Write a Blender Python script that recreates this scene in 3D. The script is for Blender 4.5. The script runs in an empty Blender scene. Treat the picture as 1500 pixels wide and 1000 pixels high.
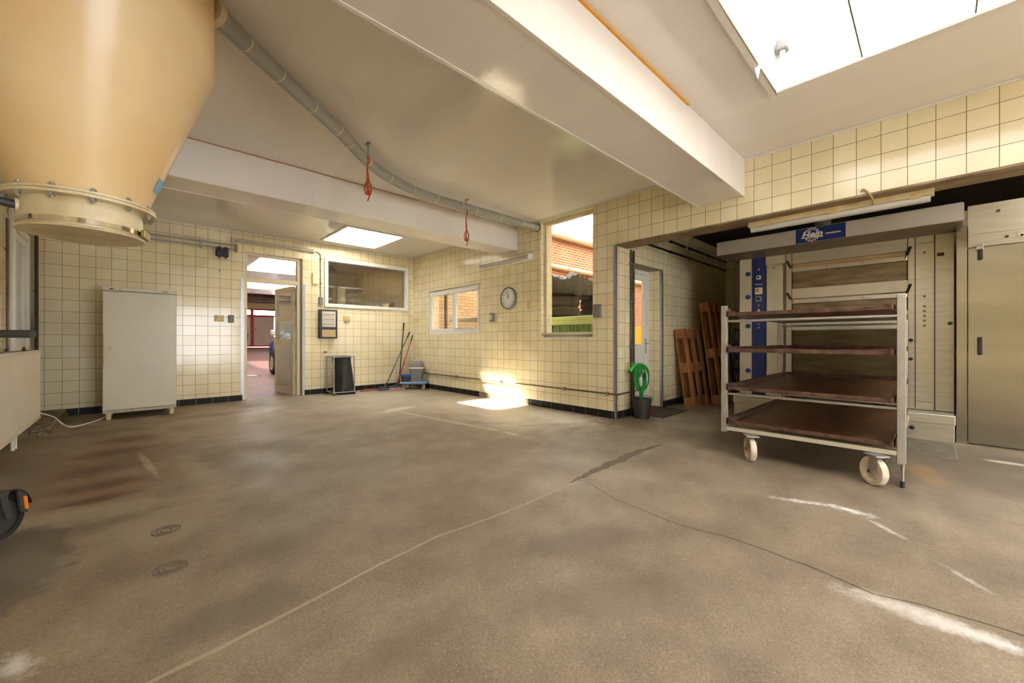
import bpy, bmesh, math, random
from mathutils import Vector, Matrix
random.seed(7)
PI = math.pi
sc = bpy.context.scene
COL = sc.collection

# ------------------------------------------------------------------ camera
cam_d = bpy.data.cameras.new('camera'); cam = bpy.data.objects.new('camera', cam_d); COL.objects.link(cam)
cam_d.sensor_width = 36; cam_d.sensor_fit = 'HORIZONTAL'; cam_d.lens = 580 / 1500 * 36
cam_d.shift_y = -2 / 1500
cam_d.clip_start = 0.02; cam_d.clip_end = 200
cam.location = (0, 0, 1.0)
cam.rotation_euler = (PI / 2, 0, -math.radians(43.4))
sc.camera = cam

# ------------------------------------------------------------------ light
w = bpy.data.worlds.new('sky'); sc.world = w; w.use_nodes = True
bg = w.node_tree.nodes['Background']
bg.inputs[0].default_value = (0.955, 0.975, 1.03, 1); bg.inputs[1].default_value = 14.0
sd = bpy.data.lights.new('sun', 'SUN'); sun = bpy.data.objects.new('sun', sd); COL.objects.link(sun)
sd.energy = 60.0; sd.angle = math.radians(2.5); sd.color = (1, 0.93, 0.80)
sun.rotation_euler = Vector((0.42, -0.72, -1.0)).to_track_quat('-Z', 'Y').to_euler()

def portal(name, loc, rot, sx, sy):
    d = bpy.data.lights.new(name, 'AREA'); d.shape = 'RECTANGLE'; d.size = sx; d.size_y = sy
    d.cycles.is_portal = True
    o = bpy.data.objects.new(name, d); COL.objects.link(o); o.location = loc; o.rotation_euler = rot
    return o
portal('portal_rooflight', (2.3, -0.25, 2.86), (0, 0, 0), 2.1, 2.0)
portal('portal_rooflight_far', (2.89, 6.91, 2.86), (0, 0, 0), 0.95, 1.15)
portal('portal_rear', (1.8, -3.98, 1.15), (PI / 2, 0, PI), 2.4, 2.3)
portal('portal_garage', (2.6, 11.1, 2.86), (0, 0, 0), 2.4, 2.6)

sc.view_settings.view_transform = 'Standard'; sc.view_settings.look = 'None'
sc.view_settings.exposure = 0.08; sc.view_settings.gamma = 1.0
try: sc.view_settings.use_curve_mapping = False
except Exception: pass

# ------------------------------------------------------------------ materials
def lin(c):
    return tuple(((v / 255) / 12.92 if v / 255 <= 0.04045 else ((v / 255 + 0.055) / 1.055) ** 2.4) for v in c) + (1,)
MATS = {}
def mat(name, rgb, rough=0.5, metal=0.0, var=0.0, scale=8.0, bump=0.0, bscale=60.0, stretch=None, spec=0.5, rgb2=None, emit=None, coat=0):
    if name in MATS: return MATS[name]
    m = bpy.data.materials.new(name); m.use_nodes = True; nt = m.node_tree; b = nt.nodes['Principled BSDF']
    b.inputs['Roughness'].default_value = rough; b.inputs['Metallic'].default_value = metal
    b.inputs['Specular IOR Level'].default_value = spec
    if coat: b.inputs['Coat Weight'].default_value = coat; b.inputs['Coat Roughness'].default_value = 0.1
    c = lin(rgb); b.inputs['Base Color'].default_value = c
    geo = nt.nodes.new('ShaderNodeNewGeometry'); mp = nt.nodes.new('ShaderNodeMapping')
    nt.links.new(geo.outputs['Position'], mp.inputs[0])
    if stretch: mp.inputs['Scale'].default_value = stretch
    if var or rgb2:
        n = nt.nodes.new('ShaderNodeTexNoise'); n.inputs['Scale'].default_value = scale; n.inputs['Detail'].default_value = 5
        nt.links.new(mp.outputs[0], n.inputs['Vector'])
        r = nt.nodes.new('ShaderNodeValToRGB'); r.color_ramp.elements[0].position = 0.35; r.color_ramp.elements[1].position = 0.68
        c2 = lin(rgb2) if rgb2 else tuple(v * (1 - var) for v in c[:3]) + (1,)
        r.color_ramp.elements[0].color = c2; r.color_ramp.elements[1].color = c
        nt.links.new(n.outputs['Fac'], r.inputs[0]); nt.links.new(r.outputs[0], b.inputs['Base Color'])
    if bump:
        n2 = nt.nodes.new('ShaderNodeTexNoise'); n2.inputs['Scale'].default_value = bscale; n2.inputs['Detail'].default_value = 3
        nt.links.new(mp.outputs[0], n2.inputs['Vector'])
        bp = nt.nodes.new('ShaderNodeBump'); bp.inputs['Strength'].default_value = bump; bp.inputs['Distance'].default_value = 0.01
        nt.links.new(n2.outputs['Fac'], bp.inputs['Height']); nt.links.new(bp.outputs[0], b.inputs['Normal'])
    if emit: b.inputs['Emission Color'].default_value = lin(rgb); b.inputs['Emission Strength'].default_value = emit
    MATS[name] = m; return m

def math_node(nt, op, a, b=None):
    n = nt.nodes.new('ShaderNodeMath'); n.operation = op
    for i, v in enumerate((a, b)):
        if v is None: continue
        if isinstance(v, (int, float)): n.inputs[i].default_value = v
        else: nt.links.new(v, n.inputs[i])
    return n.outputs[0]

def tile_mat(name, c1, c2, mortar, size=0.1525, py=0.1255, pzx=0.076, px=0.0435, pzy=0.0035, msize=0.0022, rough=0.12, height=None, off=0.0, bump=0.12):
    m = bpy.data.materials.new(name); m.use_nodes = True; nt = m.node_tree; b = nt.nodes['Principled BSDF']
    L = nt.links.new
    geo = nt.nodes.new('ShaderNodeNewGeometry'); sp = nt.nodes.new('ShaderNodeSeparateXYZ'); sn = nt.nodes.new('ShaderNodeSeparateXYZ')
    L(geo.outputs['Position'], sp.inputs[0]); L(geo.outputs['True Normal'], sn.inputs[0])
    isx = math_node(nt, 'GREATER_THAN', math_node(nt, 'ABSOLUTE', sn.outputs[0]), 0.5)
    ux = math_node(nt, 'SUBTRACT', sp.outputs[1], py - 10 * size * 10); uy = math_node(nt, 'SUBTRACT', sp.outputs[0], px - 100 * size)
    mu = nt.nodes.new('ShaderNodeMix'); L(isx, mu.inputs[0]); L(uy, mu.inputs[2]); L(ux, mu.inputs[3])
    vx = math_node(nt, 'SUBTRACT', sp.outputs[2], pzx); vy = math_node(nt, 'SUBTRACT', sp.outputs[2], pzy)
    mv = nt.nodes.new('ShaderNodeMix'); L(isx, mv.inputs[0]); L(vy, mv.inputs[2]); L(vx, mv.inputs[3])
    cb = nt.nodes.new('ShaderNodeCombineXYZ'); L(mu.outputs[0], cb.inputs[0]); L(mv.outputs[0], cb.inputs[1])
    br = nt.nodes.new('ShaderNodeTexBrick'); L(cb.outputs[0], br.inputs['Vector'])
    br.offset = off; br.squash = 1.0
    br.inputs['Color1'].default_value = lin(c1); br.inputs['Color2'].default_value = lin(c2); br.inputs['Mortar'].default_value = lin(mortar)
    br.inputs['Scale'].default_value = 1; br.inputs['Mortar Size'].default_value = msize; br.inputs['Mortar Smooth'].default_value = 0.15
    br.inputs['Brick Width'].default_value = size; br.inputs['Row Height'].default_value = height or size
    nz = nt.nodes.new('ShaderNodeTexNoise'); nz.inputs['Scale'].default_value = 1.6; nz.inputs['Detail'].default_value = 4; L(geo.outputs['Position'], nz.inputs['Vector'])
    mx = nt.nodes.new('ShaderNodeMix'); mx.data_type = 'RGBA'; mx.blend_type = 'MULTIPLY'
    rp = nt.nodes.new('ShaderNodeValToRGB'); rp.color_ramp.elements[0].position = 0.3; rp.color_ramp.elements[1].position = 0.6
    rp.color_ramp.elements[0].color = (0.86, 0.84, 0.80, 1); rp.color_ramp.elements[1].color = (1, 1, 1, 1)
    L(nz.outputs['Fac'], rp.inputs[0]); mx.inputs[0].default_value = 1.0
    L(br.outputs['Color'], mx.inputs[6]); L(rp.outputs[0], mx.inputs[7]); L(mx.outputs[2], b.inputs['Base Color'])
    rr = nt.nodes.new('ShaderNodeMapRange'); rr.inputs[3].default_value = rough; rr.inputs[4].default_value = 0.8
    L(br.outputs['Fac'], rr.inputs[0]); L(rr.outputs[0], b.inputs['Roughness'])
    nb = nt.nodes.new('ShaderNodeTexNoise'); nb.inputs['Scale'].default_value = 9; L(geo.outputs['Position'], nb.inputs['Vector'])
    h = math_node(nt, 'SUBTRACT', math_node(nt, 'MULTIPLY', nb.outputs['Fac'], 0.35), br.outputs['Fac'])
    bp = nt.nodes.new('ShaderNodeBump'); bp.inputs['Strength'].default_value = bump; bp.inputs['Distance'].default_value = 0.01
    L(h, bp.inputs['Height']); L(bp.outputs[0], b.inputs['Normal'])
    MATS[name] = m; return m

TILE = tile_mat('cream_tile', (243, 232, 196), (237, 223, 182), (118, 96, 74))
BLACK_TILE = tile_mat('black_tile', (38, 35, 32), (46, 42, 38), (120, 110, 95), size=0.205, msize=0.004, rough=0.45, height=0.6, pzx=-0.2, pzy=-0.2)
BLACK_TILE.node_tree.nodes['Principled BSDF'].inputs['Specular IOR Level'].default_value = 0.15
BRICK = tile_mat('red_brick', (178, 110, 74), (150, 86, 58), (196, 174, 148), size=0.22, msize=0.012, rough=0.85, height=0.075, off=0.5, bump=0.4)
PALE_BRICK = tile_mat('pale_brick', (204, 178, 136), (190, 162, 120), (156, 128, 96), size=0.22, msize=0.008, rough=0.85, height=0.075, off=0.5, bump=0.4)

def ceiling_mat(name, rgb, rough=0.10, pitch=0.175, phase=1.02):
    m = bpy.data.materials.new(name); m.use_nodes = True; nt = m.node_tree; b = nt.nodes['Principled BSDF']; L = nt.links.new
    geo = nt.nodes.new('ShaderNodeNewGeometry'); sp = nt.nodes.new('ShaderNodeSeparateXYZ'); L(geo.outputs['Position'], sp.inputs[0])
    t = math_node(nt, 'DIVIDE', math_node(nt, 'SUBTRACT', sp.outputs[0], phase - 100 * pitch), pitch)
    fr = math_node(nt, 'FRACT', t)
    d = math_node(nt, 'ABSOLUTE', math_node(nt, 'SUBTRACT', fr, 0.5))
    line = math_node(nt, 'GREATER_THAN', d, 0.5 - 0.006)
    fl = math_node(nt, 'FLOOR', t)
    wn = nt.nodes.new('ShaderNodeTexWhiteNoise'); wn.noise_dimensions = '1D'; L(fl, wn.inputs['W'])
    var = math_node(nt, 'ADD', math_node(nt, 'MULTIPLY', wn.outputs['Value'], 0.035), 0.965)
    val = math_node(nt, 'MULTIPLY', var, math_node(nt, 'SUBTRACT', 1.0, math_node(nt, 'MULTIPLY', line, 0.09)))
    vm = nt.nodes.new('ShaderNodeVectorMath'); vm.operation = 'SCALE'; vm.inputs[0].default_value = lin(rgb)[:3]; L(val, vm.inputs['Scale'])
    L(vm.outputs[0], b.inputs['Base Color']); b.inputs['Roughness'].default_value = rough
    mp = nt.nodes.new('ShaderNodeMapping'); mp.inputs['Scale'].default_value = (1, 0.35, 1); L(geo.outputs['Position'], mp.inputs[0])
    nb = nt.nodes.new('ShaderNodeTexNoise'); nb.inputs['Scale'].default_value = 7; nb.inputs['Detail'].default_value = 2; L(mp.outputs[0], nb.inputs['Vector'])
    tilt = math_node(nt, 'MULTIPLY', math_node(nt, 'SUBTRACT', wn.outputs['Value'], 0.5), fr)
    h = math_node(nt, 'ADD', math_node(nt, 'ADD', math_node(nt, 'MULTIPLY', nb.outputs['Fac'], 0.5), math_node(nt, 'MULTIPLY', line, -0.2)), math_node(nt, 'MULTIPLY', tilt, 0.25))
    bp = nt.nodes.new('ShaderNodeBump'); bp.inputs['Strength'].default_value = 0.14; bp.inputs['Distance'].default_value = 0.02
    L(h, bp.inputs['Height']); L(bp.outputs[0], b.inputs['Normal'])
    MATS[name] = m; return m
CEIL = ceiling_mat('pvc_ceiling', (234, 228, 220))
PVCW = mat('white_pvc', (236, 232, 222), 0.25, var=0.05, scale=3)

def floor_mat():
    m = bpy.data.materials.new('terrazzo_floor'); m.use_nodes = True; nt = m.node_tree; b = nt.nodes['Principled BSDF']; L = nt.links.new
    geo = nt.nodes.new('ShaderNodeNewGeometry'); P = geo.outputs['Position']
    def noise(scale, detail=4, rough=0.5, vec=P):
        n = nt.nodes.new('ShaderNodeTexNoise'); n.inputs['Scale'].default_value = scale; n.inputs['Detail'].default_value = detail; n.inputs['Roughness'].default_value = rough
        L(vec, n.inputs['Vector']); return n.outputs['Fac']
    def ramp(fac, a, ca, bb, cb_):
        r = nt.nodes.new('ShaderNodeValToRGB'); r.color_ramp.elements[0].position = a; r.color_ramp.elements[1].position = bb
        r.color_ramp.elements[0].color = ca; r.color_ramp.elements[1].color = cb_; L(fac, r.inputs[0]); return r.outputs[0]
    def mix(fac, a, c, mode='MIX'):
        n = nt.nodes.new('ShaderNodeMix'); n.data_type = 'RGBA'; n.blend_type = mode
        if isinstance(fac, (int, float)): n.inputs[0].default_value = fac
        else: L(fac, n.inputs[0])
        L(a, n.inputs[6])
        if isinstance(c, tuple): n.inputs[7].default_value = c
        else: L(c, n.inputs[7])
        return n.outputs[2]
    col = ramp(noise(0.9, 6, 0.6), 0.3, lin((134, 119, 99)), 0.7, lin((164, 148, 126)))
    col = mix(1.0, col, ramp(noise(3.5, 6, 0.65), 0.3, (0.74, 0.73, 0.71, 1), 0.62, (1, 1, 1, 1)), 'MULTIPLY')
    spk = nt.nodes.new('ShaderNodeTexVoronoi'); spk.inputs['Scale'].default_value = 210; L(P, spk.inputs['Vector'])
    sep = nt.nodes.new('ShaderNodeSeparateColor'); L(spk.outputs['Color'], sep.inputs[0])
    col = mix(1.0, col, ramp(sep.outputs[0], 0.0, (0.80, 0.79, 0.77, 1), 1.0, (1.13, 1.12, 1.10, 1)), 'MULTIPLY')
    lightspk = math_node(nt, 'GREATER_THAN', sep.outputs[1], 0.965)
    col = mix(math_node(nt, 'MULTIPLY', lightspk, 0.2), col, lin((215, 200, 175)))
    sp = nt.nodes.new('ShaderNodeSeparateXYZ'); L(P, sp.inputs[0])
    def blob(cx, cy, rx, ry, rot, color, strength, nscale=4.0, namp=0.9, edge=(1.15, 0.55), thr=None):
        dx = math_node(nt, 'SUBTRACT', sp.outputs[0], cx); dy = math_node(nt, 'SUBTRACT', sp.outputs[1], cy)
        c_, s_ = math.cos(rot), math.sin(rot)
        u = math_node(nt, 'ADD', math_node(nt, 'MULTIPLY', dx, c_ / rx), math_node(nt, 'MULTIPLY', dy, s_ / rx))
        v = math_node(nt, 'ADD', math_node(nt, 'MULTIPLY', dx, -s_ / ry), math_node(nt, 'MULTIPLY', dy, c_ / ry))
        d = math_node(nt, 'SQRT', math_node(nt, 'ADD', math_node(nt, 'MULTIPLY', u, u), math_node(nt, 'MULTIPLY', v, v)))
        d = math_node(nt, 'ADD', d, math_node(nt, 'MULTIPLY', math_node(nt, 'SUBTRACT', noise(nscale, 6, 0.7), 0.5), namp * 2))
        mr = nt.nodes.new('ShaderNodeMapRange'); mr.inputs[1].default_value = edge[0]; mr.inputs[2].default_value = edge[1]
        mr.inputs[3].default_value = 0; mr.inputs[4].default_value = strength; L(d, mr.inputs[0])
        nonlocal col
        col = mix(mr.outputs[0], col, color)
    # worn pale film towards the far right corner, paler tone along the right wall
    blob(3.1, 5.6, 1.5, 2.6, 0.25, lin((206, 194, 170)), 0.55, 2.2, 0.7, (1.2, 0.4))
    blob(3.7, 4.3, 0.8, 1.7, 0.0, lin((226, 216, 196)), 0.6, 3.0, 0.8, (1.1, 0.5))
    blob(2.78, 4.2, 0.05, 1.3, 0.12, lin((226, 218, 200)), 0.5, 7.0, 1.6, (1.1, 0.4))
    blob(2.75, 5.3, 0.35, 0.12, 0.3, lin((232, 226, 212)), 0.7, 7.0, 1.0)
    blob(4.0, 3.3, 0.35, 0.6, 0.0, lin((236, 228, 210)), 0.7, 5.0, 0.8)  # spill of the sun patch painted into the floor colour
    blob(1.0, 5.6, 0.9, 1.8, 0.2, lin((190, 178, 152)), 0.35, 2.0, 0.8)
    for (cx, cy, rx, ry, c_) in ((-0.3, 6.2, 0.5, 0.18, (104, 92, 74)), (0.3, 6.3, 0.45, 0.12, (180, 166, 140)), (-0.05, 3.1, 0.3, 0.1, (110, 97, 80)), (0.35, 3.8, 0.12, 0.6, (178, 164, 138)), (-0.55, 4.6, 0.18, 0.9, (112, 104, 92)), (0.5, 2.2, 0.3, 0.12, (112, 98, 80)), (0.75, 6.6, 0.4, 0.15, (108, 96, 78)), (0.6, 1.2, 0.3, 0.1, (112, 98, 80))):
        blob(cx, cy, rx, ry, 0.1, lin(c_), 0.5, 5.0, 1.1, (1.2, 0.3))
    # rust stripes where a machine stood
    for (cx, cy, rx, ry) in ((-0.04, 5.58, 0.17, 0.16), (-0.13, 5.0, 0.24, 0.17), (-0.17, 4.42, 0.25, 0.17), (-0.20, 3.92, 0.24, 0.13), (-0.16, 3.6, 0.18, 0.08)):
        blob(cx, cy, rx * 1.25, ry * 1.5, 0.15, lin((132, 90, 58)), 0.75, 6.0, 1.0, (1.5, 0.4))
        blob(cx - 0.02, cy, rx, ry * 0.9, 0.15, lin((74, 55, 44)), 0.7, 9.0, 1.0, (1.3, 0.3))
    # dark repaired patch at left, pale streaks round it
    blob(-0.42, 2.8, 0.21, 0.55, 0.0, lin((88, 82, 73)), 0.6, 9.0, 0.9, (1.0, 0.8))
    blob(-0.35, 2.75, 0.1, 0.3, 0.3, lin((128, 122, 110)), 0.5, 6.0, 1.0)
    blob(-0.2, 3.35, 0.45, 0.16, -0.3, lin((178, 166, 138)), 0.5, 4.0, 0.9)
    blob(0.1, 2.9, 0.3, 0.3, 0.0, lin((176, 164, 138)), 0.4, 4.0, 0.9)
    blob(0.22, 1.75, 0.25, 0.14, 0.0, lin((98, 88, 74)), 0.5, 4.0, 0.9)
    blob(0.06, 4.35, 0.03, 0.5, 0.1, lin((200, 190, 168)), 0.5, 6.0, 0.8)
    blob(1.6, 1.2, 0.35, 0.12, -0.4, lin((108, 94, 78)), 0.5, 3.0, 0.9)
    blob(1.35, 0.85, 0.5, 0.14, -0.6, lin((112, 98, 80)), 0.45, 3.0, 0.9)
    # darker floor in front of the oven, around the rack
    blob(4.6, 0.6, 1.3, 1.3, 0.0, lin((96, 82, 64)), 0.6, 1.8, 0.5, (1.1, 0.5))
    blob(4.9, -0.4, 0.8, 0.5, 0.0, lin((98, 84, 66)), 0.5, 2.5, 0.6)
    blob(4.28, 0.02, 0.35, 0.1, 0.2, lin((170, 136, 92)), 0.5, 9.0, 0.8)
    # salt bloom streaks
    W_ = lin((236, 234, 228))
    blob(2.07, -0.05, 0.045, 0.24, 0.0, W_, 0.8, 22.0, 1.5, (1.2, 0.2))
    blob(2.07, 0.05, 0.07, 0.22, 0.05, lin((206, 196, 180)), 0.5, 12.0, 1.2)
    blob(2.99, 0.55, 0.03, 0.17, 0.38, W_, 0.7, 28.0, 1.7, (1.2, 0.1))
    blob(3.04, 0.33, 0.04, 0.13, -0.1, W_, 0.8, 28.0, 1.7, (1.2, 0.1))
    blob(2.88, 0.16, 0.02, 0.10, -0.8, W_, 0.6, 28.0, 1.7, (1.2, 0.1))
    blob(2.53, -0.1, 0.015, 0.10, -0.9, W_, 0.4, 28.0, 1.7, (1.2, 0.1))
    blob(5.15, -0.43, 0.05, 0.14, 0.0, lin((215, 200, 172)), 0.8, 5.0, 0.5)
    blob(-0.27, 1.93, 0.04, 0.08, 0.3, W_, 0.6, 28.0, 1.6, (1.2, 0.1))
    blob(3.35, 0.0, 0.6, 0.06, 0.1, lin((182, 166, 142)), 0.2, 7.0, 1.2)
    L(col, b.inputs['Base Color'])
    rg = ramp(noise(2.0, 4), 0.3, (0.42, 0.42, 0.42, 1), 0.7, (0.65, 0.65, 0.65, 1)); L(rg, b.inputs['Roughness'])
    bp = nt.nodes.new('ShaderNodeBump'); bp.inputs['Strength'].default_value = 0.25; bp.inputs['Distance'].default_value = 0.004
    L(noise(60, 6, 0.7), bp.inputs['Height']); L(bp.outputs[0], b.inputs['Normal'])
    b.inputs['Specular IOR Level'].default_value = 0.4
    MATS['floor'] = m; return m
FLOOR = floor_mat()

def glass_mat(name, tint=(1, 1, 1), refl=1.0, base=0.0):
    m = bpy.data.materials.new(name); m.use_nodes = True; nt = m.node_tree; nt.nodes.clear(); L = nt.links.new
    out = nt.nodes.new('ShaderNodeOutputMaterial'); mx = nt.nodes.new('ShaderNodeMixShader'); tr = nt.nodes.new('ShaderNodeBsdfTransparent'); gl = nt.nodes.new('ShaderNodeBsdfGlossy')
    tr.inputs[0].default_value = tuple(tint) + (1,); gl.inputs['Roughness'].default_value = 0.02
    geo = nt.nodes.new('ShaderNodeNewGeometry'); dt = nt.nodes.new('ShaderNodeVectorMath'); dt.operation = 'DOT_PRODUCT'
    L(geo.outputs['Normal'], dt.inputs[0]); L(geo.outputs['Incoming'], dt.inputs[1])
    g = math_node(nt, 'SUBTRACT', 1.0, math_node(nt, 'ABSOLUTE', dt.outputs['Value']))
    f = math_node(nt, 'ADD', math_node(nt, 'MULTIPLY', math_node(nt, 'POWER', g, 5.0), 0.9 * refl), 0.035 * refl + base)
    L(f, mx.inputs[0]); L(tr.outputs[0], mx.inputs[1]); L(gl.outputs[0], mx.inputs[2]); L(mx.outputs[0], out.inputs[0])
    MATS[name] = m; return m
GLASS = glass_mat('clear_glass')
DARKGLASS = glass_mat('smoky_glass', (0.8, 0.81, 0.8), 1.2, 0.18)

STEEL = mat('brushed_steel', (208, 200, 182), 0.32, 0.6, var=0.14, scale=3, bump=0.03, bscale=30, stretch=(1, 1, 12))
STEEL_H = mat('brushed_steel_flat', (182, 178, 168), 0.20, 1.0, var=0.22, scale=1.3, bump=0.015, bscale=3, stretch=(1, 0.5, 3))
STEEL_PAINT = mat('beige_enamel', (206, 196, 170), 0.35, 0.15, var=0.08, scale=5)
GALV = mat('galvanised_steel', (168, 166, 160), 0.38, 0.7, var=0.15, scale=25)
ALU = mat('aluminium_trim', (184, 186, 188), 0.35, 0.7, var=0.08, scale=20)
RACKP = mat('rack_steel', (190, 186, 176), 0.35, 0.6, var=0.15, scale=12)
RUST = mat('oiled_brown_steel', (136, 96, 64), 0.34, 0.25, rgb2=(84, 61, 43), scale=4, bump=0.12, bscale=40, stretch=(0.5, 2.5, 1))
RUSTE = mat('rusty_edge', (112, 80, 62), 0.5, 0.3, rgb2=(66, 48, 39), scale=14)
BLACK = mat('black_plastic', (30, 30, 29), 0.45, var=0.2, scale=10)
DGREY = mat('dark_grey_plastic', (64, 64, 62), 0.5, var=0.15, scale=10)
MGREY = mat('grey_plastic', (128, 126, 120), 0.5, var=0.08, scale=10)
PIPEG = mat('grey_pvc_pipe', (156, 156, 148), 0.35, var=0.1, scale=3)
CREAMP = mat('cream_plastic', (226, 210, 168), 0.4, var=0.06, scale=8)
WHITE = mat('white_paint', (236, 234, 226), 0.35, var=0.05, scale=6)
CREAMF = mat('cream_painted_frame', (222, 212, 182), 0.4, var=0.1, scale=8)
BLUE = mat('blue_enamel', (30, 48, 110), 0.4, var=0.1, scale=10)
BLUEB = mat('bright_blue_plastic', (40, 96, 176), 0.45, var=0.1, scale=10)
LBLUE = mat('light_blue_deck', (120, 168, 208), 0.5, var=0.15, scale=12)
RED = mat('red_paint', (178, 24, 38), 0.4, var=0.1, scale=10)
ORANGE = mat('orange_rope', (206, 84, 36), 0.7, var=0.3, scale=60)
GREEN = mat('green_hose', (20, 150, 52), 0.6, var=0.35, scale=45, bump=0.3, bscale=180)
LGREEN = mat('light_green_plastic', (60, 200, 70), 0.4)
DECK = mat('wood_pallet', (178, 122, 70), 0.65, rgb2=(132, 84, 46), scale=6, bump=0.2, bscale=40, stretch=(6, 6, 0.7))
OLDWOOD = mat('old_grey_wood', (150, 130, 104), 0.75, rgb2=(98, 82, 62), scale=6, bump=0.4, bscale=30, stretch=(6, 0.8, 6))
RUBBER = mat('black_rubber', (28, 27, 26), 0.75, var=0.2, scale=20)
TYRE = mat('tyre_rubber', (62, 56, 50), 0.85, var=0.35, scale=15)
WHEELW = mat('worn_white_nylon', (224, 214, 192), 0.5, rgb2=(194, 174, 146), scale=14)
SILO = mat('cream_fibreglass', (232, 208, 162), 0.34, rgb2=(224, 192, 140), scale=2.2, coat=0.12)
SILOB = mat('cream_flange', (228, 216, 182), 0.35, rgb2=(200, 180, 138), scale=7)
FRIDGE = mat('off_white_enamel', (216, 209, 184), 0.32, var=0.06, scale=2.5)
RADM = mat('radiator_enamel', (226, 218, 198), 0.4, var=0.06, scale=4)
CONC = mat('raw_concrete', (168, 150, 124), 0.85, rgb2=(120, 104, 84), scale=7, bump=0.3, bscale=40)
REDFLOOR = mat('red_floor_paint', (142, 92, 82), 0.5, rgb2=(118, 78, 70), scale=2.5)
CARB = mat('dark_blue_car_paint', (44, 78, 128), 0.18, 0.4, coat=1.0)
TUBE = mat('frosted_tube', (188, 184, 172), 0.25)
DARKW = mat('dark_room_wall', (96, 84, 62), 0.6, var=0.2, scale=3)
BIN = mat('dark_bag', (48, 50, 50), 0.5, var=0.35, scale=8, bump=0.35, bscale=12)
GRN = mat('green_container', (136, 160, 104), 0.45, var=0.2, scale=8)
MATM = mat('brown_door_mat', (92, 74, 62), 0.95, var=0.3, scale=60, bump=0.5, bscale=200)
INK = mat('black_ink', (34, 32, 30), 0.6)
IVORY = mat('ivory_print', (232, 224, 200), 0.5)
YELLOW = mat('yellow_label', (214, 178, 60), 0.5)
AMBER = mat('amber_reflector', (255, 140, 20), 0.2, coat=1.0)
SKYP = None

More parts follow.
